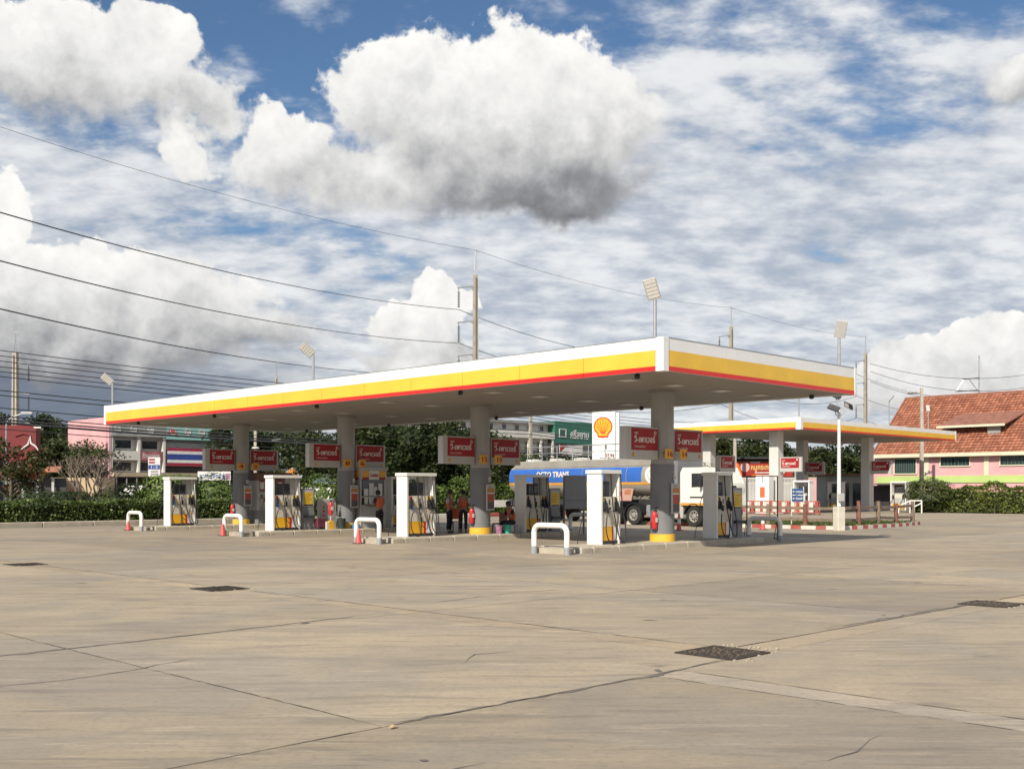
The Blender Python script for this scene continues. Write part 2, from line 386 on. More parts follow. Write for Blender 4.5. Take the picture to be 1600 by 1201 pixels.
# drain channel that turns a corner, with the slabs on both sides of it
CH = .46
slab(9.5, 68, 6.2, 6.2+CH, CHAN, 'channel_strip', -.004)
for c, d in ((-9.7, -4.8), (-4.8, .05), (.05, 4.9), (4.9, 9.5)): slab(c, d, 6.2, 11.7)
l = 6.2+CH
for d in (11.7, 17., 22.3, 27.6, 32.9, 38.2, 43.5, 51.):
    slab(9.5, 9.5+CH, l, d, CHAN, 'channel_strip', -.004)
    for c, e in ((9.5+CH, 14.6), (14.6, 19.6), (19.6, 24.5), (24.5, 30), (30, 36), (36, 44), (44, 54), (54, 68)): slab(c, e, l, d)
    l = d
for a, b in zip((11.7, 17., 22.3, 27.6, 32.9, 38.2, 43.5), (17., 22.3, 27.6, 32.9, 38.2, 43.5, 51.)):
    for c, d in ((-9.7, -4.8), (-4.8, .05), (.05, 4.9), (4.9, 9.5)): slab(c, d, a, b)
for a, b in zip((-9.5, -4., 2., 8., 14., 20., 26., 32., 38., 44.5), (-4., 2., 8., 14., 20., 26., 32., 38., 44.5, 51.)):
    for c, d in ((68, 82), (82, 98), (98, 130)): slab(c, d, a, b)
# bitumen-sealed cracks and worn spots, thin films on the slabs
SEAL = mat('crack_seal', (.135, .12, .105), .8, .3, 4.); JSEAL = mat('joint_seal', (.17, .145, .115), .85, .3, 3.)
def crack(pts, w, seed, name='sealed_crack', jit=.03, m=None):
    rng = random.Random(seed); P = []
    for (a, b) in zip(pts, pts[1:]):
        n = max(2, int(math.dist(a, b)/.16))
        P += [(a[0]+(b[0]-a[0])*i/n+rng.uniform(-jit, jit), a[1]+(b[1]-a[1])*i/n+rng.uniform(-jit, jit)) for i in range(n)]
    P.append(pts[-1]); v = []; f = []
    for i, p in enumerate(P):
        q = P[min(i+1, len(P)-1)]; o = P[max(i-1, 0)]; d = Vector((q[0]-o[0], q[1]-o[1])).normalized(); t = min(1, i/3, (len(P)-1-i)/3)
        ww = w*(.35+rng.random())*max(.12, t)
        v += [(p[0]-d.y*ww, p[1]+d.x*ww, .004), (p[0]+d.y*ww, p[1]-d.x*ww, .004)]
        if i: f.append((2*i-2, 2*i-1, 2*i+1, 2*i))
    return MB().add(v, f).build(name, m or SEAL, fore)
for pts_, w_, s_ in (([(4.9, 6.2), (4.9, 11.7), (4.9, 22.)], .005, 31), ([(1.5, 6.2), (4.9, 6.2), (9.5, 6.2)], .005, 32), ([(9.5, 6.7), (9.5, 17.), (9.5, 32.)], .006, 33), ([(9.96, 6.7), (9.96, 17.), (9.96, 32.)], .004, 34), ([(9.96, 6.66), (17., 6.66), (32., 6.66)], .006, 35), ([(9.96, 6.2), (17., 6.2), (32., 6.2)], .004, 36), ([(8.0, 1.1), (8.0, 6.2)], .004, 37), ([(8.42, 1.1), (8.42, 6.2)], .006, 38), ([(9.96, 17.), (24., 17.)], .005, 39), ([(14.6, 6.7), (14.6, 30.)], .005, 40), ([(9.96, 11.7), (26., 11.7)], .005, 41), ([(19.6, 6.7), (19.6, 34.)], .005, 42), ([(-4., 17.), (9.5, 17.)], .006, 43), ([(9.96, 22.3), (21., 22.3)], .005, 44)): crack(pts_, w_, s_, 'joint_seal', .006, JSEAL)
crack([(3.0, 11.55), (6.2, 11.72), (8.2, 11.85), (9.3, 11.95)], .022, 1); crack([(2.4, 9.9), (4.4, 9.75), (5.6, 10.1)], .008, 2)
crack([(4.9, 6.25), (7.5, 6.15), (9.3, 6.22)], .016, 3); crack([(7.2, 7.9), (7.7, 8.25), (8.2, 8.15)], .010, 4)
crack([(12.2, 6.75), (15.8, 6.70), (17.5, 6.74)], .018, 5); crack([(6.1, 3.5), (6.6, 3.4), (7.2, 3.55)], .008, 6, jit=.05)
crack([(10.6, 12.5), (12.8, 12.8), (14.2, 12.6)], .010, 7); crack([(1.7, 4.9), (3.6, 5.0), (4.7, 4.93)], .012, 8)
def spot(l, r, a, b, ang, seed, m=SEAL, name='oil_spot'):
    rng = random.Random(seed); n = 16
    P = [(math.cos(2*math.pi*k/n)*a*rng.uniform(.55, 1.1), math.sin(2*math.pi*k/n)*b*rng.uniform(.55, 1.1)) for k in range(n)]
    ca, sa = math.cos(ang), math.sin(ang)
    return MB().add([(r+x*ca-y*sa, l+x*sa+y*ca, .0045) for x, y in P], [tuple(range(n))]).build(name, m, fore)
rs = random.Random(5)
spot(11.75, 8.0, .10, .06, .3, 1); spot(6.15, 8.05, .16, .05, .2, 2); spot(6.3, 8.25, .09, .04, .9, 3)
for k in range(46):
    spot(rs.uniform(-2, 30), rs.uniform(3, 30), rs.uniform(.02, .13), rs.uniform(.015, .05), rs.uniform(-1.2, -.4), 10+k)
# drain gratings
IRON = mat('rusty_iron', (.05, .040, .032), .75, .35, 14., metal=.2, bump=.6)
def grate(l, r, s, label):
    t = thing('drain_grate', label, 'grating', W(l, r, .0), RZ, 'drain gratings in the forecourt')
    h = s/2; b = MB()
    b.box(-h, h, -h, h, .0006, .0016).build('sump', DARK, t)
    f = MB(); w = .045
    f.box(-h, h, -h, -h+w, -.002, .014).box(-h, h, h-w, h, -.002, .014).box(-h, -h+w, -h+w, h-w, -.002, .014).box(h-w, h, -h+w, h-w, -.002, .014).build('frame', IRON, t)
    g = MB(); n = 13
    for i in range(1, n):
        x = -h+w+(s-2*w)*i/n; g.box(x-.016, x+.016, -h+w, h-w, .002, .011)
    for i in range(1, n):
        y = -h+w+(s-2*w)*i/n; g.box(-h+w, h-w, y-.013, y+.013, .0018, .009)
    g.build('grille', IRON, t)
    deb = MB(); rg = random.Random(int(l*7)+3)
    for k in range(150):
        x, y, z = rg.uniform(-h+.06, h-.06), rg.uniform(-h+.06, h-.06), rg.uniform(.006, .018); deb.box(x-z, x+z, y-z*.8, y+z*.8, .009, .011+z*.5)
    o = deb.build('grit', IRON if l > 10 else mat('brown_grit', (.11, .085, .06), .9, .4, 30.), t); o['kind'] = 'stuff'
    rub = MB(); rg = random.Random(int(l*10))
    for k in range(34):
        a = rg.choice((.5, 3.5, 3.5, 3.5)); e = rg.gauss(0, .12); q = rg.uniform(-h, h); z = rg.uniform(.005, .016)
        x, y = [(q, -h-abs(e)), (q, h+abs(e)), (-h-abs(e), q), (h+abs(e), q)][int(a)]
        rub.box(x-z, x+z, y-z*.8, y+z*.8, .001, z)
    o = rub.build('crumbled_concrete', KERBC, t); o['kind'] = 'stuff'
    return t
grate(6.5, 9.62, .72, 'rusty square drain grating at the corner of the concrete channel')
grate(16.9, 9.75, .74, 'dark square drain grating on the long channel with a second one beyond it')
grate(25.6, 9.8, .74, 'dark square drain grating far along the channel towards the hedge')
grate(6.45, 16.6, .74, 'rusty square drain grating on the channel arm away from the pumps')
# small litter
LEAF = mat('dry_leaf', (.42, .30, .16), .8, .2, 20.)
tag(MB().add([(0,0,.004),(.04,.012,.016),(.075,.04,.01),(.03,.055,.02),(-.006,.03,.012)], [(0,1,3,4),(1,2,3)]).build('dry_leaf', LEAF, None, False, (gx(610, 7.75), 7.75, .005), .4), 'single dry tan leaf lying on the bare concrete', 'leaf')
for k, (px, py) in enumerate(((147, 1122),)):
    pass

# ================================================================== main canopy
L0, L1, R0, R1, ZB, ZT = 16.46, 47.7, 21.75, 31.6, 4.68, 5.5
can = thing('station_canopy', 'long flat fuel station canopy with white, yellow and red fascia on round grey columns', 'canopy', W(L0, R0), RZ)
cl, cr = L1-L0, R1-R0                          # local: x = r, y = l, from the near corner
ZW = ZB+(ZT-ZB)*.63; ZY = ZB+(ZT-ZB)*.145
def fascia(n, length, place, skip_a, skip_b):
    """panels of 2.4 m; each a backing with three coloured bands standing a little proud"""
    gp = .007
    ed = [skip_a+(length-skip_a-skip_b)*i/n for i in range(n+1)]
    for a, b in zip(ed, ed[1:]):
        a += gp; b -= gp
        p = place(a, b, .0, .06, ZB, ZT).build('fascia_panel', CWHITE, can)
        place(a, b, -.012, -.001, ZW, ZT-.001).build('white_band', CWHITE, p)
        place(a, b, -.018, -.001, ZY, ZW-.003).build('yellow_band', YELLOW, p)
        place(a, b, -.024, -.001, ZB+.001, ZY-.003).build('red_band', RED, p)
fascia(13, cl, lambda a, b, d0, d1, z0, z1: MB().box(d0, d1, a, b, z0, z1), .22, .16)
fascia(4, cr, lambda a, b, d0, d1, z0, z1: MB().box(a, b, d0, d1, z0, z1), .22, .10)
fascia(4, cr, lambda a, b, d0, d1, z0, z1: MB().box(a, b, cl-d1, cl-d0, z0, z1), .22, .10)
fascia(13, cl, lambda a, b, d0, d1, z0, z1: MB().box(cr-d1, cr-d0, a, b, z0, z1), .22, .16)
for x0, x1, y0, y1 in ((-.03, .215, -.03, .215), (-.03, .215, cl-.155, cl+.03), (cr-.095, cr+.03, -.03, .215), (cr-.095, cr+.03, cl-.155, cl+.03)):
    MB().cbox(x0, x1, y0, y1, ZB-.012, ZT+.012, .012).build('corner_post', CWHITE, can)
cope = MB()
for x0, x1, y0, y1 in ((-.02, .10, .22, cl-.16), (cr-.10, cr+.02, .22, cl-.16), (.22, cr-.10, -.02, .10), (.22, cr-.10, cl-.10, cl+.02)): cope.box(x0, x1, y0, y1, ZT+.002, ZT+.022)
cope.build('coping_trim', STEEL, can)
MB().box(.07, cr-.07, .07, cl-.07, ZB+.35, ZB+.47).build('roof_deck', STEEL, can)
npl = 104; pw_ = (cl-.14)/npl
pm = MB().box(.065, cr-.065, .006, pw_-.006, ZB+.045, ZB+.075).mesh('soffit_plank', SOFF)
for i in range(npl): link('soffit_plank', pm, can, (0, .07+i*pw_, 0))
MB().box(.065, cr-.065, .065, cl-.065, ZB+.08, ZB+.10).build('soffit_backing', DARK, can)
LAMPF = mat('lamp_lens', (.62, .60, .55), .35, .05, 4.)
for i in range(6):
    for x in (1.6, 3.7, 6.1, 8.2):
        y = 2.4+i*5.3
        f = MB().cbox(x-.3, x+.3, y-.3, y+.3, ZB+.028, ZB+.046, .01).build('soffit_light', LGREY, can)
        MB().box(x-.22, x+.22, y-.22, y+.22, ZB+.022, ZB+.027).build('lens', LAMPF, f)
for y in (1.2, 8., 15.5, 22.5, 29.):
    for x in (.5, 9.3):
        MB().lathe([(.05, ZB-.09), (.075, ZB-.06), (.075, ZB+.02), (.03, ZB+.044)], 12, (x, y)).build('camera_dome', BLACK, can, True)
COLS = [20.15, 28.2, 36.15, 44.2]; CR_ = 26.6
for i, l in enumerate(COLS):
    x, y = CR_-R0, l-L0
    c_ = MB().lathe([(.345, 2.5), (.345, ZB+.05)], 40, (x, y)).build('column', COLG, can, True)
    s_ = MB()
    for k in range(4):
        a = R(20+90*k+45); s_.box(x+.344*math.cos(a)-.008, x+.344*math.cos(a)+.008, y+.344*math.sin(a)-.008, y+.344*math.sin(a)+.008, 2.52, ZB+.04)
    s_.build('seam', STEEL, c_)
    MB().lathe([(.365, .385), (.365, 2.5)], 40, (x, y)).build('dark_cladding', DCOL, c_, True)
    MB().lathe([(.385, .16), (.385, .38), (.366, .39)], 40, (x, y)).build('yellow_base_band', mat('yellow_base', (.72, .42, .04), .6, .1, 2., dirt=.3), c_, True)
    MB().lathe([(.42, ZB-.03), (.42, ZB+.044)], 32, (x, y)).build('collar', SOFF, c_, True)

# ================================================================== islands, hoops, cones
ISL = [20.15, 28.2, 36.15, 44.2]
side = ['nearest the open concrete', 'second along from the near end', 'third along from the near end', 'at the hedge end']
where = ['under the signs fourteen and sixteen', 'under the signs ten and twelve', 'with the cashier booth on it', 'at the hedge end of the canopy']
for l, wh in zip(ISL, where):
    t = thing('pump_island', 'raised concrete pump island '+wh, 'pump island', W(l, 22.), RZ, 'pump islands under the main canopy')
    n = 9
    edges = [0, .5]+[.5+(9.1-.5)*i/8 for i in range(1, 9)]
    for a, b in zip(edges, edges[1:]): MB().cbox(a+.004, b-.004, -.78, .78, 0, .165, .03).build('kerb_block', KERBC, t)
    nb = [(-.14, -.7), (-.14, .7)]+[( -.30-.16*math.cos(R(k*18)), .7-.16*(1-1)*0) for k in ()]
    prof = [(-.16, -.66), (-.16, .66), (-.36, .66), (-.46, .58), (-.5, .45), (-.5, -.45), (-.46, -.58), (-.36, -.66)]
    MB().prism(prof[::-1] if True else prof, 0, .15).build('nose_block', KERBC, t)
PIPEW = mat('white_pipe_paint', (.78, .77, .72), .42, .04, 2., dirt=.14); PIPEG = mat('grey_sleeve', (.30, .32, .34), .5, .08, 4., dirt=.2)
def hoop(l, r, label, w=1.2, h=.84, m=None, rz=RZ):
    t = thing('hoop_bollard', label, 'bollard', W(l, r), rz, 'hoop bollards at the island ends')
    P = []; q = .2
    P.append((0, -w/2, .14)); P.append((0, -w/2, h-q))
    for k in range(1, 7): a = R(15*k); P.append((0, -w/2+q-q*math.cos(a), h-q+q*math.sin(a)))
    for k in range(6): a = R(90-15*k); P.append((0, w/2-q+q*math.cos(a), h-q+q*math.sin(a)))
    P.append((0, w/2, h-q)); P.append((0, w/2, .14))
    P = [(x, y, z-.075 if z > .2 else z) for x, y, z in P]
    MB().tube(P, .075, 14).build('bent_pipe', m or PIPEW, t, True)
    for y in (-w/2, w/2): MB().lathe([(.085, 0), (.085, .20)], 14, (0, y)).build('foot_sleeve', PIPEG, t, True)
    return t
hoop(19.9, 21.35, 'large white hoop bollard in front of the tall white pump, no cone beside it')
hoop(28.0, 21.45, 'white hoop bollard with a pink-red cone standing inside it, near the cashier booth')
hoop(36.05, 21.35, 'white hoop bollard with a red cone between the round column with sign 2 and pump')
hoop(43.95, 21.35, 'white hoop bollard with a small cone in front of the hedge')
hoop(19.9, 31.9, 'shaded grey-looking hoop bollard beside the thin black frame', m=PIPEW)
hoop(28.1, 31.95, 'shaded hoop bollard below the big grey board', m=PIPEW)
def cone(l, r, label, h=.5, bands=0, loc=None):
    t = thing('traffic_cone', label, 'traffic cone', loc or W(l, r), RZ, 'traffic cones')
    MB().cbox(-.15, .15, -.15, .15, 0, .03, .02).build('base', mat('cone_base', (.05, .045, .045), .7, .2, 5.), t)
    MB().lathe([(.115, .03), (.10, .07), (.036, h-.02), (.026, h)], 20).build('cone_body', CONE, t, True)
    if bands: MB().lathe([(.084, .2*h/.5), (.062, .33*h/.5)], 20).build('white_sleeve', PAPER, t, True)
    return t
cone(28.15, 21.2, 'tall faded pink-red cone inside the hoop near the cashier booth', .47)
cone(36.6, 21.25, 'red cone at the hoop in front of the display cabinet island', .45)
cone(44.35, 21.25, 'small red cone at the hoop by the hedge', .40)
cone(0, 0, 'orange cone with white sleeve in front of the tanker wheels', .75, 1, (gx(1061, 46.2), 46.2, 0))
cone(0, 0, 'red cone at the red and white kerb behind the black frame', .7, 1, (gx(1192, 47.0), 47.0, 0))
# ================================================================== fuel pumps
PYEL = mat('pump_yellow', (.80, .42, .02), .4, .06, 3.); NOZB = mat('nozzle_blue', (.03, .12, .30), .4, .1, 5.); CHROME = mat('nozzle_metal', (.5, .5, .5), .25, .1, 5., metal=.9)
STICK = mat('sticker_yellow', (.70, .46, .03), .5, .08, 5.)
def hose_pts(x, y, top, low, spread, ztop):
    """from the overhead outlet down in a long loop and up to the nozzle"""
    P = []
    a = Vector((x+spread, y-.02, ztop)); b = Vector((x+spread*.9, y-.07, top)); 
    ctrl = [a, Vector((x+spread*1.1, y-.08, top+.1)), Vector((x+spread*1.35, y-.16, (top+low)/2)), Vector((x+spread*.9, y-.22, low+.06)), Vector((x+spread*.25, y-.24, low)), Vector((x-.12, y-.22, low+.14)), Vector((x-.15, y-.17, (top+low)/2-.05)), Vector((x-.02, y-.09, top-.22))]
    for i in range(len(ctrl)-1):
        p0 = ctrl[max(i-1,0)]; p1 = ctrl[i]; p2 = ctrl[i+1]; p3 = ctrl[min(i+2, len(ctrl)-1)]
        for k in range(6):
            t = k/6; P.append(.5*((2*p1)+(-p0+p2)*t+(2*p0-5*p1+4*p2-p3)*t*t+(-p0+3*p1-3*p2+p3)*t**3))
    P.append(ctrl[-1]); return P
def nozzle(t, x, y, z, m):
    n = MB(); n.cbox(x-.055, x+.055, y-.05, y+.02, z-.12, z+.16, .015); n.bar((x, y-.06, z+.12), (x, y-.12, z-.16), .05, .06); n.bar((x, y-.03, z+.16), (x, y-.02, z+.26), .03, .03)
    o = n.build('nozzle', BLACK, t)
    MB().bar((x, y-.13, z-.02), (x, y-.155, z-.18), .045, .03).build('nozzle_cover', m, o)
    MB().tube([(x, y-.10, z-.15), (x+.02, y-.09, z-.28)], .018, 8).build('swivel', CHROME, o)
    return o
def make_pump(kind, label, l, r, group='fuel pumps on the islands', tags=True, kiosk=False, booth_side=False):
    Lg = 1.26 if kind == 'wide' else .84
    T = .27; H = 2.12
    t = thing('fuel_pump', label, 'fuel pump', W(l, r, .165), RZ, group)
    MB().cbox(0, .085, -T, T, 0, H-.10, .012).build('end_panel', WHITE, t)
    MB().add(*wedge(Lg-.07, Lg, -T, T, H-.10)).build('end_panel', WHITE, t)
    MB().cbox(-.035, Lg+.035, -T-.035, T+.035, H-.10, H, .012).build('top_beam', WHITE, t)
    body = MB().box(.087, Lg-.072, -T+.05, T-.05, .0, 1.36).build('cabinet', LGREY, t)
    MB().box(.09, Lg-.075, -T+.03, -T+.049, .02, .10).build('plinth', DARK, body)
    w = Lg-.165
    yx = .62*w
    MB().box(.09, .09+yx, -T+.034, -T+.049, .105, .50).build('yellow_panel', PYEL, body)
    MB().box(.092+yx, .092+yx+.09*w, -T+.034, -T+.049, .105, .50).build('red_strip', RED, body)
    MB().box(.094+yx+.09*w, Lg-.075, -T+.034, -T+.049, .105, .50).build('lower_panel', WHITE, body)
    MB().box(.09, Lg-.075, -T+.030, -T+.049, .505, .925).build('door_panel', CREAM, body)
    MB().box(.09, Lg-.075, -T+.030, -T+.049, .955, 1.355).build('nozzle_panel', CREAM, body)
    # open head with a display box
    hd = MB().cbox(.087+.24*w, .087+.72*w, -.10, .13, 1.365, 1.80, .01).build('display_box', DARK, t)
    for k in range(2):
        x0 = .087+(.27+.22*k)*w; MB().box(x0, x0+.18*w, -.107, -.101, 1.45, 1.70).build('screen', GLASS, hd)
    MB().box(.087+.60*w, Lg-.072, .02, .04, 1.365, H-.102).build('back_sheet', LGREY, t)
    MB().tube([(.10, -.02, 1.365), (.10, -.02, H-.1)], .02, 8).build('riser_pipe', STEEL, t)
    # little plates, card reader, roundel
    for (x, z, a, b, m) in ((.30, 1.22, .10, .13, PAPER), (.46, 1.20, .06, .15, DARK), (.50, 1.03, .09, .06, DARK), (.62, 1.24, .07, .11, PAPER), (.30, 1.04, .08, .10, STICK)):
        x = .087+x*w; MB().box(x-a/2*.8, x+a/2*.8, -T+.022, -T+.0295, z-b/2, z+b/2).build('plate', m, body)
    xs = [(.10, NOZB), (.80, BLACK), (.93, BLACK)] if kind == 'wide' else [(.12, BLACK), (.86, BLACK)]
    for i, (f, m) in enumerate(xs):
        x = .087+f*w
        MB().box(x-.045, x+.045, -T+.022, -T+.0295, 1.20, 1.34).build('grade_sticker', STICK if i or kind != 'wide' else FIRE, body)
        nozzle(t, x, -T+.02, 1.06, m)
        sp = .20 if i == 0 else (.14 if i == 1 else .10)
        MB().tube(hose_pts(x, -T+.0, 1.0, .03+.02*i, sp*1.15, H-.1), .018, 7).build('hose', BLACK, t, True)
    if kind == 'wide':
        MB().tube(hose_pts(.55*w, -T, 1.05, .25, .12, H-.1), .012, 6).build('hose', BLACK, t, True)
        MB().cbox(.087+.47*w-.04, .087+.47*w+.04, -T-.02, -T+.028, .93, 1.12, .01).build('card_reader', BLACK, body)
    # one hose of the far side swings out past the end
    P = [(.06, T, 1.5), (-.02, T+.06, 1.2), (-.10, T+.10, .7), (-.22, T+.14, .15), (-.24, T+.16, -.13)]
    MB().tube(P, .012, 6).build('hose', BLACK, t, True)
    MB().lathe([(.045, 0), (.045, .006)], 14).build('roundel', ORANGE, t, loc=(.087+.84*w, -T+.034, .58)).rotation_euler[0] = R(90)
    if tags:
        for k in range(2):
            x = .087+(.80+.13*k)*w; MB().box(x-.05, x+.05, -T-.12, -T-.116, .60-.02*k, .76-.02*k).build('tag_card', PAPER, t)
    return t
def wedge(x0, x1, y0, y1, H):
    """narrow end panel whose head tapers towards the top"""
    v = [(x0,y0,0),(x1,y0,0),(x1,y1,0),(x0,y1,0),(x0,y0,1.36),(x1,y0,1.36),(x1,y1,1.36),(x0,y1,1.36),(x1-.05,y0,H),(x1,y0,H),(x1,y1,H),(x1-.05,y1,H)]
    return v, [(0,3,2,1),(0,1,5,4),(1,2,6,5),(2,3,7,6),(3,0,4,7),(4,5,9,8),(5,6,10,9),(6,7,11,10),(7,4,8,11),(8,9,10,11)]
pumps = [
 ('narrow', 20.3, 23.6, 'tall narrow white pump with two black hoses, sunlit, before the column with sign sixteen', 0),
 ('narrow', 20.3, 29.3, 'shaded narrow pump next to the thin black frame, with small red sign on top', 0),
 ('wide', 28.25, 23.05, 'wide white sunlit pump with blue and black nozzles near the cashier booth', 1),
 ('wide', 28.2, 28.6, 'wide shaded grey pump with the blue tanker showing through its head', 0),
 ('wide', 36.2, 23.0, 'wide white sunlit pump with a grey poster kiosk right behind it', 1),
 ('wide', 36.2, 28.78, 'shaded pump between the cashier booth and a sunlit white pump', 0),
 ('wide', 44.25, 22.95, 'wide white sunlit pump standing before the hedge', 1)]
for kind, l, r, lab, tg in pumps: make_pump(kind, lab, l, r, tags=bool(tg))
# poster kiosks beside some pumps
def kiosk(l, r, label, w=.62, h=1.62):
    t = thing('poster_kiosk', label, 'kiosk', W(l, r, .165), RZ, 'grey poster kiosks beside pumps')
    b = MB().cbox(0, w, -.24, .24, 0, h, .015).build('cabinet', GREY, t)
    f = MB().box(.05, w-.06, -.255, -.241, h-.70, h-.06).build('poster_frame', LGREY, t)
    MB().box(.09, w-.10, -.260, -.256, h-.62, h-.16).build('yellow_poster', STICK, f)
    for k in range(6): MB().box(.12, w-.15-.05*(k%3), -.2625, -.2605, h-.24-.06*k, h-.225-.06*k).build('print_line', mat('print_brown', (.25, .13, .02), .6), f)
    MB().box(.09, w-.10, -.260, -.256, h-.68, h-.63).build('dark_footer', DARK, f)
    MB().box(w-.045, w-.02, -.25, -.241, .72, .95).build('door_latch', BLACK, b)
    MB().box(.03, w-.03, -.246, -.241, .10, .72).build('door_panel', GREY, b)
    MB().box(.10, w-.06, -.34, -.247, .47, .56).build('tray', DARK, b)
    return t
kiosk(20.3, 30.2, 'grey kiosk with yellow poster next to the thin black frame')
kiosk(28.2, 29.95, 'shaded grey kiosk with yellow poster beside the big grey board')
kiosk(36.2, 24.32, 'grey kiosk with dull yellow poster behind the pump near the extinguisher')
# squeegee box on the near kiosk
t = thing('squeegee_bin', 'dark squeegee bin with handles sticking out above the yellow poster kiosk', 'bin', W(20.3, 30.25, 1.79), RZ)
MB().cbox(.0, .3, -.2, .1, 0, .07, .02).build('bin_body', DARK, t); MB().bar((.05, -.1, .07), (-.12, -.1, .42), .03).build('squeegee_handle', STEEL, t); MB().bar((.1, -.05, .07), (.02, -.08, .46), .03).build('squeegee_handle', STEEL, t)
MB().cbox(-.22, .06, -.16, -.04, .40, .48, .02).build('squeegee_head', BLACK, t)
# big grey board and slim black frame
t = thing('notice_board', 'large plain grey board on two posts behind the sunlit narrow pump', 'board', W(27.9, 30.7, 0), RZ)
MB().box(0, 1.25, -.03, .03, 1.0, 2.28).build('panel', GREY, t); MB().box(-.02, 1.27, -.045, -.031, 1.30, 1.36).build('cross_rail', DCOL, t)
for x in (.06, 1.19): MB().box(x-.03, x+.03, .031, .08, 0, 2.28).build('post', DCOL, t)
BLKF = mat('black_frame_paint', (.02, .02, .022), .45, .1, 3.)
t = thing('sign_frame', 'thin empty black metal frame with splayed feet in front of the wooden fence', 'frame', (gx(1167, 37.9), 37.9, 0), R(6))
for x in (0, 1.1): MB().bar((x, 0, .03), (x, 0, 2.18), .035).build('upright', BLKF, t)
MB().bar((-.0175, 0, 2.197), (1.1175, 0, 2.197), .034).build('top_rail', BLKF, t); MB().bar((.55, 0, 1.98), (.55, 0, 2.18), .02).build('hanger', BLKF, t)
for x in (0, 1.1): MB().bar((x, -.35, .015), (x, .35, .015), .06, .03).build('foot', BLKF, t); MB().bar((x, .018, .75), (x, .33, .03), .02).build('brace', BLKF, t)
t['category'] = 'frame'

# ================================================================== column signs
SIGNW = mat('sign_lettering', (.72, .66, .62), .5, .05, 4.); PINKW = mat('sign_small_print', (.62, .38, .34), .5, .05, 4.); DRED = mat('number_red', (.33, .012, .012), .5, .05, 4.)
def pecten(parent, s, loc, plane='y', rings=True, mred=None, myel=None):
    """scallop shell emblem: red outline, amber ribs"""
    red = []; n = 28
    for k in range(n+1):
        a = R(-28+236*k/n); red.append((math.cos(a)*.5*s, .06*s+math.sin(a)*.5*s))
    red += [(-.30*s, -.34*s), (-.28*s, -.50*s), (0, -.53*s), (.28*s, -.50*s), (.30*s, -.34*s)]
    e = MB().yprism(red, -.012, 0).build('shell_emblem', mred or RED, parent, loc=loc)
    yel = []
    for k in range(n+1):
        a = R(-24+228*k/n); q = .43*s*(1+.035*math.cos(7*(a-R(90))*2)); yel.append((math.cos(a)*q, .06*s+math.sin(a)*q))
    yel += [(-.24*s, -.30*s), (-.22*s, -.42*s), (.22*s, -.42*s), (.24*s, -.30*s)]
    y = MB().yprism(yel, -.020, -.0125).build('shell_face', myel or ORANGE, e)
    if rings:
        rb = MB()
        for k in range(7):
            a = R(90+(k-3)*24); rb.bar((math.cos(a)*.06*s, -.0225, -.36*s+.04*s), (math.cos(a)*.40*s, -.0225, .06*s+math.sin(a)*.40*s), .03*s, .004, up=(0,1,0))
        rb.build('shell_ribs', mred or RED, e)
    return e
def column_sign(l, r, num, label, rear):
    w, h = 1.5, .96
    t = thing('pump_sign', label, 'sign', W(l, r, 2.62), RZ, 'red signs on the canopy columns')
    MB().cbox(0, w, -.13, .13, 0, h, .012).build('sign_box', SGREY, t)
    x0, x1 = (.22, w-.03) if not rear else (.03, w-.10)
    f = MB().box(x0, x1, -.142, -.131, .27, h-.05).build('red_face', SRED, t)
    lettering('เชลล์', .085, SIGNW, f, (x0+.12, -.144, .745), bold=.02)
    lettering('วี-เพาเวอร์', .26, SIGNW, f, (x0+.12, -.144, .50), width=.92*(x1-x0)-.16, bold=.018)
    lettering('น้ำมันเกรดพรีเมียม', .09, PINKW, f, (x0+.12, -.144, .345), width=.52)
    MB().lathe([(.055, 0), (.055, .004)], 18).build('round_mark', SIGNW, f, loc=(x1-.14, -.142, h-.17)).rotation_euler[0] = R(90)
    MB().lathe([(.032, 0), (.032, .003)], 14).build('round_mark_core', SRED, f, loc=(x1-.14, -.1465, h-.17)).rotation_euler[0] = R(90)
    MB().lathe([(.062, 0), (.062, .004)], 18).build('amber_ring', ORANGE, t, loc=((x0+.10) if not rear else w-.18, -.131, .135)).rotation_euler[0] = R(90)
    pecten(t, .085, ((x0+.10) if not rear else w-.18, -.136, .135), rings=False, mred=SRED, myel=STICK)
    px = w-.06 if not rear else -.12
    p = MB().cbox(px+.03, px+.39, -.42, -.39, .03, .33, .008).build('number_plate', ORANGE, t)
    lettering(num, .22, DRED, p, (px+.09, -.424, .10), width=.24, bold=.02)
    MB().bar((px+.21, -.389, .2), (px+.21, -.131 if not rear else -.3, .2), .05).build('plate_bracket', GREY, t)
    return t
for i, (a, b) in enumerate((('16', '14'), ('12', '10'), ('8', '6'), ('4', '2'))):
    column_sign(COLS[i]-.02, CR_-.35-1.55, a, 'red and grey sign box beside yellow number plate '+{'16': 'sixteen', '12': 'twelve', '8': 'on the column by the cashier booth', '4': 'four'}[a], 0)
    column_sign(COLS[i]-.02, CR_+.35+.05, b, 'red and grey sign box behind yellow number plate '+{'14': 'fourteen', '10': 'ten', '6': 'partly hidden by the air conditioner', '2': 'two'}[b], 1)
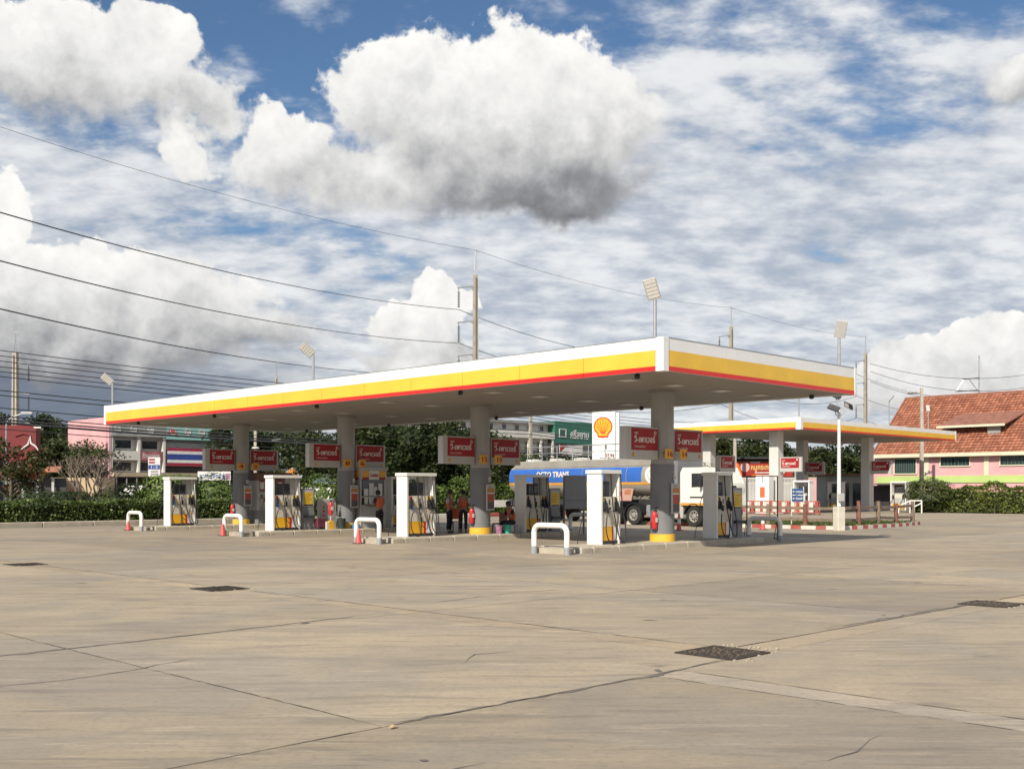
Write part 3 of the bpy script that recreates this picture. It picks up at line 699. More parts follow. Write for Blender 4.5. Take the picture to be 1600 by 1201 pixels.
# notice posters hung on the columns
POST = [mat('poster_red', (.38, .06, .03), .5, .3, 9.), mat('poster_dark', (.09, .075, .075), .5, .5, 14.), mat('poster_amber', (.42, .17, .03), .5, .2, 7.)]
def col_poster(l, r, label, m=0):
    t = thing('column_poster', label, 'poster', W(l-.365, r+.10, 1.0), RZ, 'framed posters on the columns')
    f = MB().cbox(-.20, .20, -.07, -.02, 0, .92, .01).build('frame', LGREY, t)
    MB().box(-.15, .15, -.075, -.0705, .05, .30).build('photo_print', POST[1], f); MB().box(-.15, .15, -.075, -.0705, .305, .58).build('red_print', POST[0], f)
    MB().box(-.15, .15, -.075, -.0705, .585, .62).build('white_line', PAPER, f); MB().box(-.15, .15, -.075, -.0705, .625, .78).build('amber_print', POST[2], f)
    MB().box(-.12, .06, -.074, -.0705, .82, .85).build('title_print', GREY, f)
    b = MB().box(-.05, .05, -.03, -.012, 1.02, 1.17).build('number_tag', PAPER, t); MB().box(-.015, .015, -.034, -.031, 1.05, 1.13).build('digit', DARK, b)
    return t
for l, w_ in zip(COLS, ('with signs fourteen and sixteen', 'with signs ten and twelve', 'next to the cashier booth', 'next to the display cabinet')): col_poster(l, CR_, 'framed red and dark poster on the column '+w_)
# fire extinguishers
def extinguisher(l, r, label, z=.5, stand=False):
    t = thing('fire_extinguisher', label, 'extinguisher', W(l, r, z), RZ, 'fire extinguishers at the columns')
    MB().lathe([(.07, 0), (.085, .03), (.085, .42), (.06, .50), (.03, .53)], 18).build('cylinder_body', FIRE, t, True)
    MB().lathe([(.03, .53), (.035, .58), (.02, .60)], 12).build('valve', DARK, t); MB().bar((-.02, 0, .60), (.12, -.02, .66), .03, .02).build('handle', DARK, t)
    MB().tube([(.03, 0, .57), (.12, -.02, .52), (.15, -.03, .3), (.13, -.03, .06)], .014, 7).build('discharge_hose', BLACK, t, True)
    MB().box(-.05, .05, -.090, -.084, .20, .34).build('paper_label', PAPER, t)
    MB().bar((0, .08, .1), (0, .13, .1), .05, .2).build('wall_bracket', DARK, t)
    if stand: MB().tube([(0, .0, 0), (0, .0, -z+.17)], .03, 8).build('stand_pole', LGREY, t)
    return t
for l, lab, dr, st in ((COLS[0], 'red fire extinguisher on the round column with signs fourteen and sixteen', -.36, 0), (COLS[1], 'red fire extinguisher on the round column with signs ten and twelve', -.36, 0), (COLS[2], 'red fire extinguisher on a short pole among buckets near the cashier booth', -.95, 1), (COLS[3], 'red fire extinguisher on the column by the display cabinet', -.38, 0)):
    extinguisher(l-.05 if not st else l-.24, CR_+dr-(.10 if not st else -.02), lab, .55 if not st else .72, bool(st))
# ================================================================== cashier booth, air conditioner, display cabinet
t = thing('cashier_booth', 'small grey cashier booth with yellow and red header and dark windows', 'booth', W(35.75, 27.02, .165), RZ); t.scale = (.77, 1, 1)
bw, bd, bh = 1.72, 1.0, 2.42
MB().cbox(0, .10, 0, bd, 0, bh-.45, .02).build('corner_wall', LGREY, t); MB().cbox(bw-.10, bw, 0, bd, 0, bh-.45, .02).build('corner_wall', LGREY, t)
MB().box(.101, bw-.101, .02, bd, 0, .95).build('lower_wall', LGREY, t); MB().box(.101, bw-.101, bd-.06, bd, .951, bh-.45).build('back_wall', GREY, t)
MB().cbox(-.04, bw+.04, -.06, bd+.04, bh-.05, bh+.06, .02).build('roof', LGREY, t)
h = MB().box(-.01, bw+.01, -.03, bd, bh-.449, bh-.051).build('header', LGREY, t)
for x0, x1 in ((.10, .52), (1.22, 1.62)):
    MB().box(x0, x1, -.042, -.031, bh-.34, bh-.08).build('amber_panel', ORANGE, h); MB().box(x0, x1, -.042, -.031, bh-.44, bh-.345).build('red_panel', SRED, h)
MB().box(-.022, -.011, .1, bd-.1, bh-.34, bh-.08).build('amber_panel', ORANGE, h); MB().box(-.022, -.011, .1, bd-.1, bh-.44, bh-.345).build('red_panel', SRED, h)
MB().box(.54, 1.20, -.042, -.031, bh-.44, bh-.08).build('name_panel', PAPER, h)
lettering('Cashier', .20, DRED, h, (.58, -.044, bh-.32), width=.58, bold=.02)
w1 = MB().box(.16, bw-.16, .04, .06, 1.30, bh-.46).build('upper_window', GLASS, t); w2 = MB().box(.16, bw-.16, .04, .06, .97, 1.24).build('hatch_window', GLASS, t)
MB().box(.101, bw-.101, .0, .039, 1.245, 1.295).build('window_rail', LGREY, t); MB().box(.85, .90, .0, .039, .955, 1.24).build('window_post', LGREY, t)
for x, z, a, b in ((.26, 1.32, .28, .28), (.62, 1.32, .28, .52), (.93, 1.32, .20, .36), (1.22, 1.32, .26, .50), (.30, .98, .22, .26), (.60, .96, .24, .30)):
    MB().box(x, x+a, .020, .038, z, z+b).build('taped_notice', PAPER, t)
MB().box(.35, 1.15, -.22, .018, .93, .955).build('counter', GREY, t)
t = thing('air_conditioner', 'grey air conditioner unit with round fan on the booth roof', 'air conditioner', W(36.05, 27.02, 2.66), RZ)
MB().cbox(0, .82, 0, .32, .03, .58, .02).build('casing', LGREY, t)
fan = MB().lathe([(.22, 0), (.22, .012)], 24).build('fan_grille', DARK, t, loc=(.30, -.001, .30)); fan.rotation_euler[0] = R(90)
fb = MB()
for k in range(5): a = R(72*k); fb.bar((.03*math.cos(a), -.016, .03*math.sin(a)), (.2*math.cos(a), -.016, .2*math.sin(a)), .05, .003, up=(0, 1, 0))
fb.build('fan_blades', BLACK, t, loc=(.30, 0, .30)); MB().box(.05, .77, .02, .30, 0, .029).build('feet', DARK, t)
t = thing('display_cabinet', 'grey display cabinet with brown top and shelves of bottles by the column', 'cabinet', W(43.7, 27.2, .165), RZ)
BROWN = mat('brown_header', (.16, .075, .055), .6, .12, 4.)
MB().box(0, 1.75, .0, .8, 0, .62).build('base', GREY, t); MB().box(.0, 1.75, .4, .8, .621, 2.0).build('back_wall', LGREY, t)
MB().cbox(-.05, 1.82, -.05, .82, 2.0, 2.36, .02).build('brown_top', BROWN, t)
MB().box(.0, .05, .0, .399, .621, 2.0).build('side_wall', LGREY, t); MB().box(1.70, 1.75, .0, .399, .621, 2.0).build('side_wall', LGREY, t); MB().box(.70, .74, .0, .399, .621, 1.5).build('divider', LGREY, t)
MB().box(.051, .699, .30, .399, .621, 1.5).build('notice_panel', PAPER, t)
for z in (.63, .92, 1.22, 1.50): MB().box(.745, 1.695, .02, .398, z, z+.025).build('shelf', LGREY, t)
for z in (.66, .95, 1.25):
    for k in range(5): MB().lathe([(.05, 0), (.05, .16), (.02, .19), (.02, .22)], 10).build('bottle', [POST[0], POST[1], mat('bottle_tan', (.25, .16, .09), .4)][(k+int(z*3)) % 3], t, loc=(.84+.19*k, .16, z))
MB().box(.06, 1.69, .05, .07, 1.55, 1.98).build('poster_strip', POST[0], t)
for k in range(5): MB().box(.12+.32*k, .34+.32*k, .040, .049, 1.60, 1.92).build('flyer', [PAPER, POST[2], POST[1]][k % 3], t)
for k in range(3): MB().box(.12+.18*k, .26+.18*k, .285, .299, 1.0+.14*(k % 2), 1.2+.14*(k % 2)).build('flyer', [POST[2], GREY, POST[1]][k], t)

# ================================================================== buckets and bins around the columns
def bucket(loc, r0, r1, h, m, label, name='bucket', cat='bucket'):
    t = thing(name, label, cat, loc, 0)
    MB().lathe([(r0, 0), (r1, h), (r1*.9, h), (r0*.88, .03)], 20).build('tub', m, t, True)
    MB().tube([(r1*math.cos(R(a)), 0, h-.02+r1*.35*math.sin(R(a))) for a in range(0, 181, 20)], .008, 6).build('handle', STEEL, t)
    return t
TEAL = mat('teal_plastic', (.05, .42, .32), .4, .08, 5.); BINM = mat('dark_green_plastic', (.03, .042, .04), .5, .15, 5.); MAUVE = mat('mauve_plastic', (.32, .14, .24), .5, .3, 9.); BLUEP = mat('light_blue_plastic', (.05, .20, .42), .45, .1, 5.)
bucket(W(28.0-.3, 27.45, .165), .12, .15, .30, TEAL, 'teal plastic bucket at the foot of the column with sign 10')
bucket(W(28.0-.3, 27.05, .165), .10, .13, .28, MAUVE, 'pink and white bucket beside the teal bucket')
bucket(W(36.15-.42, 26.05, .165), .15, .19, .42, BINM, 'dark green waste bin at the foot of the column near the cashier booth', 'waste_bin', 'bin')
t = thing('blue_caddy', 'small blue caddy with a white bottle beside the dark waste bin', 'caddy', W(35.72, 26.75, .165), RZ)
MB().cbox(-.18, .18, -.1, .1, 0, .17, .02).build('box', BLUEP, t); MB().lathe([(.05, .02), (.05, .25), (.02, .30), (.02, .33)], 12).build('bottle', PAPER, t, True)
t = thing('yellow_box', 'yellow and white box under the extinguisher pole', 'box', W(35.85, 25.6, .165), RZ)
MB().cbox(-.12, .12, -.1, .1, 0, .33, .01).build('carton', PYEL, t); MB().cbox(-.26, -.13, -.1, .1, 0, .30, .01).build('white_carton', PAPER, t)
t = thing('mop_trolley', 'dark red mop bucket trolley in the shade behind the poster kiosk', 'trolley', W(36.0, 25.2, .165), RZ)
MB().cbox(-.25, .2, -.2, .2, .08, .42, .03).build('tub', mat('maroon_plastic', (.11, .02, .035), .5, .3, 8.), t); MB().tube([(-.2, .1, .1), (-.38, .1, 1.0)], .018, 8).build('mop_handle', LGREY, t)
for x in (-.2, .15):
    for y in (-.16, .16): MB().lathe([(.04, 0), (.04, .079)], 10, (x, y)).build('caster', BLACK, t)
t = thing('pump_control_box', 'pale grey control box with round red buttons left of the extinguisher pole', 'control box', W(36.35, 25.45, .165), RZ)
MB().cbox(-.05, .72, -.12, .12, 0, 1.18, .02).build('casing', LGREY, t)
for k in range(3): MB().lathe([(.035, 0), (.035, .02)], 12).build('button', SRED, t, loc=(.1, -.12, .55+.16*k)).rotation_euler[0] = R(90)
MB().box(.25, .6, -.128, -.121, .4, 1.0).build('label_panel', SGREY, t)

# ================================================================== people
def skin_mesh(joints, edges, root=0, sub=2, m=None):
    me = bpy.data.meshes.new('figure'); me.from_pydata([j[0] for j in joints], edges, [])
    o = bpy.data.objects.new('figure', me); col.objects.link(o)
    md = o.modifiers.new('skin', 'SKIN'); md.use_smooth_shade = True; sb = o.modifiers.new('sub', 'SUBSURF'); sb.levels = sb.render_levels = sub
    sv = me.skin_vertices[0] if me.skin_vertices else me.attributes and None
    for i, j in enumerate(joints):
        r = j[1]; me.skin_vertices[0].data[i].radius = r if isinstance(r, tuple) else (r, r); me.skin_vertices[0].data[i].use_root = (i == root)
    dg = bpy.context.evaluated_depsgraph_get(); out = bpy.data.meshes.new_from_object(o.evaluated_get(dg))
    bpy.data.objects.remove(o); out.materials.clear()
    if m: out.materials.append(m)
    return out
def person(label, loc, rz, J, vest=VEST, shirt=None, trousers=NAVY, sc=1.0):
    """J: joint name -> (x, y, z), the figure facing -y"""
    t = thing('person', label, 'person', loc, rz, 'attendants in orange vests'); t.scale = (sc,)*3
    g = lambda k: Vector(J[k])
    names = ['pelvis', 'waist', 'chest', 'neck', 'head', 'crown']; rad = {'pelvis': (.13, .10), 'waist': (.115, .085), 'chest': (.15, .10), 'neck': .05, 'head': .085, 'crown': .07}
    V = [(J[k], rad[k]) for k in names]; E = [(i, i+1) for i in range(5)]
    idx = {k: i for i, k in enumerate(names)}
    def add(k, r, par, p=None):
        V.append((tuple(p) if p is not None else J[k], r)); idx[k] = len(V)-1; E.append((idx[par], len(V)-1))
    hd, cr = g('head'), g('crown'); fw = Vector(J.get('look', (0, -1, 0))).normalized()
    add('nose', .018, 'head', hd+fw*.115+(cr-hd)*.1); add('chin', .035, 'head', hd+fw*.06-(cr-hd)*.65)
    sidev = fw.cross(Vector((0, 0, 1))).normalized()
    add('ear_a', .016, 'head', hd+sidev*.09); add('ear_b', .016, 'head', hd-sidev*.09)
    for s in 'ab':
        add('shoulder_'+s, .058, 'chest'); add('elbow_'+s, .044, 'shoulder_'+s); add('wrist_'+s, .030, 'elbow_'+s)
        d = (g('wrist_'+s)-g('elbow_'+s)).normalized(); palm = g('wrist_'+s)+d*.07; add('palm_'+s, .032, 'wrist_'+s, palm)
        q = d.cross(Vector((.3, .5, .8))).normalized(); cu = d.cross(q)
        for k in range(4):
            o = q*(k-1.5)*.019; ln = (.07, .085, .08, .062)[k]
            add('fing%d_%s' % (k, s), .009, 'palm_'+s, palm+d*.035+o); add('tip%d_%s' % (k, s), .007, 'fing%d_%s' % (k, s), palm+d*(.035+ln*.8)+o+cu*.025)
        add('thumb_'+s, .010, 'palm_'+s, palm-q*.045+d*.01); add('thumbtip_'+s, .008, 'thumb_'+s, palm-q*.055+d*.045)
        add('hip_'+s, .085, 'pelvis'); add('knee_'+s, .058, 'hip_'+s); add('ankle_'+s, .040, 'knee_'+s); add('toe_'+s, .036, 'ankle_'+s)
    link('body', skin_mesh(V, E, 0, 1, SKIN), t)
    tv = [(J['pelvis'], (.15, .12)), (g('waist')*.5+g('pelvis')*.5, (.14, .11))]; te = [(0, 1)]
    for s in 'ab':
        n = len(tv); tv += [(J['hip_'+s], .105), (J['knee_'+s], .076), (g('ankle_'+s)+Vector((0, 0, .03)), .062)]; te += [(0, n), (n, n+1), (n+1, n+2)]
    link('trousers', skin_mesh(tv, te, 0, 1, trousers), t)
    vv = [(g('pelvis')+(g('waist')-g('pelvis'))*.15, (.165, .13)), (J['waist'], (.155, .12)), (J['chest'], (.185, .13)), (g('chest')+(g('neck')-g('chest'))*.55, (.10, .08))]
    ve = [(0, 1), (1, 2), (2, 3)]
    for s in 'ab':
        vv.append((g('shoulder_'+s), .078)); ve.append((2, len(vv)-1))
    v = link('vest', skin_mesh(vv, ve, 0, 1, vest), t)
    for s in 'ab':
        a, b = g('shoulder_'+s), g('elbow_'+s)
        link('sleeve', skin_mesh([(a, .074), (a*.4+b*.6, .062), (a*.15+b*.85, .058)], [(0, 1), (1, 2)], 0, 1, shirt or NAVY), t)
        an, to = g('ankle_'+s), g('toe_'+s)
        link('shoe', skin_mesh([(an-Vector((0, 0, .04)), .05), (to, .045)], [(0, 1)], 0, 1, BLACK), t)
    hc = hd*.35+cr*.65-fw*.015
    hm = MB(); hm.lathe([(.02, -.115), (.085, -.09), (.103, -.03), (.100, .03), (.07, .075), (.02, .095)], 16)
    h = hm.build('hair', HAIR, t, True, tuple(hc)); 
    return t
def base_pose():
    return dict(pelvis=(0, 0, .95), waist=(0, 0, 1.10), chest=(0, 0, 1.32), neck=(0, -.01, 1.48), head=(0, -.03, 1.58), crown=(0, -.02, 1.68),
        shoulder_a=(.17, 0, 1.40), elbow_a=(.23, .02, 1.12), wrist_a=(.22, -.10, .90), shoulder_b=(-.17, 0, 1.40), elbow_b=(-.23, .02, 1.12), wrist_b=(-.22, -.10, .90),
        hip_a=(.09, 0, .90), knee_a=(.10, -.02, .50), ankle_a=(.10, .03, .09), toe_a=(.11, -.14, .04), hip_b=(-.09, 0, .90), knee_b=(-.10, -.02, .50), ankle_b=(-.10, .03, .09), toe_b=(-.11, -.14, .04))
J = base_pose(); J.update(elbow_a=(.24, -.10, 1.13), wrist_a=(.14, -.32, 1.10), elbow_b=(-.24, -.10, 1.13), wrist_b=(-.12, -.32, 1.12), chest=(0, -.05, 1.32), neck=(0, -.09, 1.47), head=(0, -.13, 1.56), crown=(0, -.13, 1.67))
person('attendant in orange vest and dark trousers leaning at the cashier booth window', W(35.2, 27.58, .0), R(225), J)
J = base_pose(); J.update(elbow_a=(.22, -.08, 1.14), wrist_a=(.10, -.28, 1.08), elbow_b=(-.20, -.06, 1.13), wrist_b=(-.06, -.26, 1.02), head=(0, -.06, 1.58), crown=(0, -.06, 1.68), look=(.2, -1, -.3))
WSH = mat('grey_shirt', (.42, .43, .46), .8, .08, 6.)
pY = 43.6
person('attendant in orange vest with grey sleeves standing side-on next to another attendant', (gx(702, pY), pY, 0), R(65), J, shirt=WSH)
J = base_pose(); J.update(elbow_a=(.25, .0, 1.14), wrist_a=(.17, -.20, 1.05), elbow_b=(-.25, .0, 1.14), wrist_b=(-.15, -.2, 1.05))
person('attendant seen from behind in orange vest with pale bands, beside the round column', (gx(724, pY+.2), pY+.2, 0), R(175), J, shirt=WSH)
t.name = t.name
# chair with a vest over it between the two
t = thing('draped_chair', 'wooden chair with an orange vest hung over its back between two attendants', 'chair', (gx(712.5, 43.9), 43.9, 0), R(20))
MB().cbox(-.2, .2, -.2, .2, .42, .46, .01).build('seat', WOOD, t)
for x in (-.18, .18):
    MB().box(x-.02, x+.02, -.2, -.16, 0, .419).build('leg', WOOD, t); MB().box(x-.02, x+.02, .16, .2, 0, .95).build('leg', WOOD, t)
MB().cbox(-.2, .2, .13, .23, .55, .98, .03).build('hung_vest', VEST, t)
# seated attendant on a stool behind pump 10
sY = 39.9
t = thing('plastic_stool', 'light grey plastic stool under a seated attendant', 'stool', (gx(800, sY), sY, .0), R(20))
MB().cbox(-.19, .19, -.19, .19, .42, .46, .02).build('seat', LGREY, t)
for x in (-1, 1):
    for y in (-1, 1): MB().bar((x*.15, y*.15, .42), (x*.19, y*.19, 0), .05).build('leg', LGREY, t)
J = dict(pelvis=(0, .02, .56), waist=(0, 0, .70), chest=(0, -.08, .93), neck=(0, -.13, 1.08), head=(0, -.17, 1.17), crown=(0, -.18, 1.27), shoulder_a=(.17, -.07, 1.00), elbow_a=(.22, -.20, .76), wrist_a=(.12, -.40, .68), shoulder_b=(-.17, -.07, 1.0), elbow_b=(-.22, -.20, .76), wrist_b=(-.10, -.40, .68),
     hip_a=(.09, 0, .54), knee_a=(.12, -.42, .52), ankle_a=(.12, -.40, .09), toe_a=(.13, -.57, .04), hip_b=(-.09, 0, .54), knee_b=(-.12, -.42, .52), ankle_b=(-.12, -.36, .09), toe_b=(-.13, -.53, .04))
person('attendant in orange vest sitting on a grey stool with back to the pump', (gx(800, sY), sY, -.0), R(-55), J)
t = thing('plastic_chair', 'red-brown plastic chair facing the seated attendant', 'chair', (gx(781, 42.5), 42.5, 0), R(-40))
RBR = mat('red_brown_plastic', (.20, .06, .04), .5, .12, 5.)
MB().cbox(-.22, .22, -.22, .22, .40, .44, .02).build('seat', RBR, t); MB().cbox(-.21, .21, .18, .23, .44, .85, .02).build('backrest', RBR, t)
for x in (-.19, .19):
    for y in (-.19, .19): MB().bar((x, y, .4), (x*1.1, y*1.1, 0), .04).build('leg', RBR, t)

# ================================================================== road tanker
TY = 55.2
tk = thing('tanker_truck', 'white tractor pulling a tank trailer with blue side band and orange line', 'truck', (gx(1000, TY), TY, 0), R(-50))
# local x: towards the cab; the tank lies behind it
TANK = mat('tank_metal', (.37, .345, .30), .5, .08, 1., metal=.25, dirt=.2); TBLUE = mat('tank_blue', (.035, .125, .44), .35, .06, 1.); TOR = mat('tank_orange', (.62, .30, .06), .4, .06, 2.); CABW = mat('cab_white', (.76, .74, .66), .35, .04, 1.5)
def tank_ring(x, k=1.):
    P = []
    for i in range(28):
        a = 2*math.pi*i/28; y = 1.15*k*math.copysign(abs(math.cos(a))**.75, math.cos(a)); z = 2.32+.90*k*math.copysign(abs(math.sin(a))**.8, math.sin(a)); P.append((x, y, z))
    return P
tank = MB(); xs = [(-9.3, .35), (-9.22, .72), (-9.05, .93), (-8.7, 1.), (2.55, 1.), (2.8, .93), (2.95, .72), (3.0, .35)]
v = [p for x, k in xs for p in tank_ring(x, k)]; f = [(i*28+j, i*28+(j+1) % 28, (i+1)*28+(j+1) % 28, (i+1)*28+j) for i in range(len(xs)-1) for j in range(28)]
f += [tuple(range(27, -1, -1)), tuple(range(7*28, 8*28))]
tb = tank.add(v, f).build('tank', TANK, tk, True)
def band(x0, x1, a0, a1, m, name, par, k=1.006):
    P = []; n = 8; v = []
    for x in (x0, x1):
        for i in range(n+1):
            a = R(a0+(a1-a0)*i/n); v.append((x, 1.15*k*math.copysign(abs(math.cos(a))**.75, math.cos(a)), 2.32+.90*k*math.copysign(abs(math.sin(a))**.8, math.sin(a))))
    return MB().add(v, [(i, i+1, n+2+i, n+1+i) for i in range(n)]).build(name, m, par, True)
for x0, x1 in ((-8.7, -6.3), (-6.26, -3.1), (-3.06, .1), (.14, 1.15)): band(x0, x1, 180-32, 180+8, TBLUE, 'blue_band', tb)
band(-8.7, 2.5, 180+9, 180+17, TOR, 'orange_band', tb)
for m_, a0_, a1_, nm_ in ((TBLUE, 148, 188, 'blue_end_band'), (TOR, 189, 197, 'orange_end_band')):
    v = []
    for x, k in ((-9.232, .72), (-9.062, .93), (-8.702, 1.)):
        for i in range(9):
            a = R(a0_+(a1_-a0_)*i/8); v.append((x, 1.15*1.008*k*math.copysign(abs(math.cos(a))**.75, math.cos(a)), 2.32+.90*1.008*k*math.copysign(abs(math.sin(a))**.8, math.sin(a))))
    MB().add(v, [(r_*9+i, r_*9+i+1, (r_+1)*9+i+1, (r_+1)*9+i) for r_ in range(2) for i in range(8)]).build(nm_, m_, tb, True)
ww = MB().lathe([(.42, 0), (.42, .02)], 28).build('round_badge', PAPER, tb, loc=(1.85, -1.158, 2.45)); ww.rotation_euler[0] = R(90)
wr = MB().lathe([(.24, 0), (.24, .01)], 24).build('badge_ring', mat('badge_lilac', (.45, .40, .55), .5), tb, loc=(1.85, -1.182, 2.45)); wr.rotation_euler[0] = R(90)
wr = MB().lathe([(.19, 0), (.19, .01)], 24).build('badge_core', PAPER, tb, loc=(1.85, -1.195, 2.45)); wr.rotation_euler[0] = R(90)
lettering('OCTO TRANS', .40, PAPER, tb, (-6.6, -1.185, 2.42), width=2.6, bold=.03)
MB().cbox(-8.7, 2.5, -1.0, 1.0, 2.92, 3.30, .05).build('walkway', TANK, tk)
for k in range(6): MB().cbox(-8.5+k*1.95, -7.8+k*1.95, -.3, .3, 3.30, 3.44, .04).build('hatch', CABW, tk)
for x in [-7.9+i*1.22 for i in range(9)]: MB().tube([(x, -.7, 3.30), (x, -.7, 4.05)], .025, 6).build('rail_post', STEEL, tk)
MB().tube([(-7.9, -.7, 4.07), (1.9, -.7, 4.07)], .028, 6).build('handrail', STEEL, tk); MB().tube([(-7.9, -.7, 3.72), (1.9, -.7, 3.72)], .02, 6).build('handrail', STEEL, tk)
MB().box(-9.8, 4.0, -.45, -.30, .95, 1.25).build('chassis_rail', DARK, tk); MB().box(-9.8, 4.0, .30, .45, .95, 1.25).build('chassis_rail', DARK, tk)
TYRE = mat('tyre', (.022, .022, .022), .85, .2, 10., bump=.3); RIM = mat('wheel_rim', (.55, .53, .48), .3, .1, 5., metal=.7)
def wheel(x, y, r=.49):
    w = MB().lathe([(r*.3, -.02), (r*.56, -.14), (r*.94, -.15), (r, -.10), (r, .10), (r*.94, .15), (r*.58, .14), (r*.57, .0)], 28).build('wheel', TYRE, tk, True, (x, y, r)); w.rotation_euler[0] = R(90)
    m_ = MB().lathe([(r*.575, .02), (r*.575, .15), (r*.52, .16), (r*.44, .09), (r*.28, .08), (r*.24, .15), (r*.10, .18)], 20).build('rim', RIM, w, True)
    for k in range(8): a = R(45*k); MB().lathe([(.045, 0), (.045, .008)], 10).build('hand_hole', DARK, w, loc=(r*.36*math.cos(a), r*.36*math.sin(a), .086))
    return w
for x in (-.65, .68, 4.55): wheel(x, -1.05)
for x in (-8.6, -7.3, -6.0): wheel(x, -1.02)
for x in (-.65, .68, 4.55, -8.6, -7.3, -6.0): wheel(x, 1.02).rotation_euler[0] = R(-90)
def fender(x, r=.60):
    P = [(x+r*math.cos(R(a)), .49+r*math.sin(R(a))) for a in range(10, 171, 16)]; Q = [(x+(r-.04)*math.cos(R(a)), .49+(r-.04)*math.sin(R(a))) for a in range(170, 9, -16)]
    return MB().yprism(P+Q, -1.24, -.80).build('fender', BLACK, tk)
for x in (-.65, .68, 4.55): fender(x)
MB().cbox(1.5, 3.0, -1.2, -.7, .45, 1.0, .06).build('fuel_tank', STEEL, tk); MB().cbox(3.1, 3.85, -1.18, -.7, .40, 1.15, .04).build('side_box', LGREY, tk)
MB().box(3.0, 3.3, -.9, .9, 1.25, 3.2).build('headboard', GREY, tk)
MB().cbox(2.2, 3.3, -.95, -.6, 1.25, 1.55, .03).build('hose_reel', RIM, tk)
cab = MB().yprism([(3.75, 1.0), (3.75, 2.55), (3.9, 2.78), (5.2, 2.78), (5.62, 2.05), (5.72, 1.0)], -1.22, 1.22).build('cab', CABW, tk)
MB().yprism([(4.45, 1.85), (4.45, 2.5), (5.16, 2.5), (5.36, 1.9)], -1.232, -1.221).build('side_window', GLASS, cab); MB().yprism([(3.76, 1.0), (3.76, 1.12), (5.7, 1.12), (5.71, 1.0)], -1.235, -1.221).build('orange_sill', TOR, cab)
MB().box(4.34, 5.5, -1.234, -1.2215, 1.35, 1.42).build('door_trim', DARK, cab); MB().cbox(5.05, 5.15, -1.5, -1.28, 1.85, 2.4, .03).build('mirror', BLACK, cab)
MB().add([(5.65, -1.1, 1.2), (5.65, 1.1, 1.2), (5.70, 1.1, 1.9), (5.70, -1.1, 1.9)], [(0, 1, 2, 3)]).build('front_panel', CABW, cab)
q = MB().box(-.62, .62, -.01, .01, -.32, .32).build('hazard_board', mat('faded_red_board', (.42, .25, .20), .6, .1, 5.), tk, loc=(.02, -1.22, 1.5)); q.rotation_euler = (R(-14), 0, 0)
d = MB().yprism([(0, -.2), (.2, 0), (0, .2), (-.2, 0)], -.02, -.011).build('hazard_diamond', SRED, q, loc=(-.28, 0, 0)); MB().box(.08, .5, -.02, -.011, -.0, .24).build('orange_plate', mat('hazard_orange', (.36, .13, .05), .6), q)
tl = MB().box(-10.4, -10.3, -1.1, 1.1, .75, 1.15).build('rear_bumper', PAPER, tk)

# ================================================================== price pylon
t = thing('price_pylon', 'tall white pylon sign with red and yellow shell emblem above red price digits', 'sign', (gx(944, 95), 95, 0), R(-16))
PYW = mat('pylon_white', (.80, .79, .76), .4, .03, 1.)
MB().cbox(-1.02, 1.02, -.25, .25, 0, 8.55, .05).build('pylon_body', PYW, t)
MB().box(1.03, 1.10, -.2, .2, .2, 8.3).build('side_channel', STEEL, t); MB().box(1.11, 1.36, -.22, .22, 0, 8.45).build('side_panel', PYW, t)
pecten(t, 1.68, (-.05, -.251, 7.15), mred=mat('emblem_red', (.66, .05, .01), .4), myel=mat('emblem_amber', (.85, .42, .01), .4))
DIG = mat('digit_maroon', (.16, .01, .02), .5)
for z, s in ((4.6, '37.94'), (3.95, '35.05'), (3.3, '32.94'), (2.65, '29.94')):
    MB().box(.10, .95, -.262, -.251, z-.06, z+.36).build('price_window', PAPER, t); lettering(s, .40, DIG, t, (.14, -.266, z), width=.78, bold=.03)
    MB().box(-.85, -.02, -.258, -.251, z, z+.28).build('grade_plate', PYW, t)
MB().lathe([(.08, 0), (.08, .3)], 8).build('plug_mark', GREY, t, loc=(.2, -.28, 5.35))

# ================================================================== far canopy
F_L0, F_L1, F_R0, F_R1, FZB, FZT = 39.5, 51.0, 67.9, 93.8, 5.98, 6.8
c2 = thing('far_canopy', 'second smaller-looking canopy on square white pillars beyond the wooden fence', 'canopy', W(F_L0, F_R0), RZ)
w_, d_ = F_R1-F_R0, F_L1-F_L0; zw = FZB+.82*.62; zy = FZB+.82*.16
def fas2(n, length, place):
    for i in range(n):
        a = .35+(length-.55)*i/n+.006; b = .35+(length-.55)*(i+1)/n-.006
        p = place(a, b, 0, .06, FZB, FZT).build('fascia_panel', CWHITE, c2)
        place(a, b, -.012, -.001, zw, FZT-.001).build('white_band', CWHITE, p); place(a, b, -.018, -.001, zy, zw-.003).build('yellow_band', YELLOW, p); place(a, b, -.024, -.001, FZB+.001, zy-.003).build('red_band', RED, p)
fas2(5, d_, lambda a, b, d0, d1, z0, z1: MB().box(d0, d1, a, b, z0, z1)); fas2(11, w_, lambda a, b, d0, d1, z0, z1: MB().box(a, b, d0, d1, z0, z1))
for x0, x1, y0, y1 in ((-.03, .34, -.03, .34), (w_-.2, w_+.03, -.03, .3), (-.03, .34, d_-.2, d_+.03)): MB().cbox(x0, x1, y0, y1, FZB-.012, FZT+.012, .012).build('corner_post', CWHITE, c2)
MB().box(.07, w_-.07, .07, d_-.02, FZB+.3, FZB+.4).build('roof_deck', STEEL, c2)
pm2 = MB().box(.006, .394, .065, d_-.03, FZB+.045, FZB+.075).mesh('soffit_plank', SOFF)
for i in range(64): link('soffit_plank', pm2, c2, (.08+i*.4015, 0, 0))
MB().box(.065, w_-.065, .065, d_-.03, FZB+.08, FZB+.1).build('soffit_backing', DARK, c2)
PIL = mat('white_pillar', (.60, .58, .55), .5, .05, 1., dirt=.12)
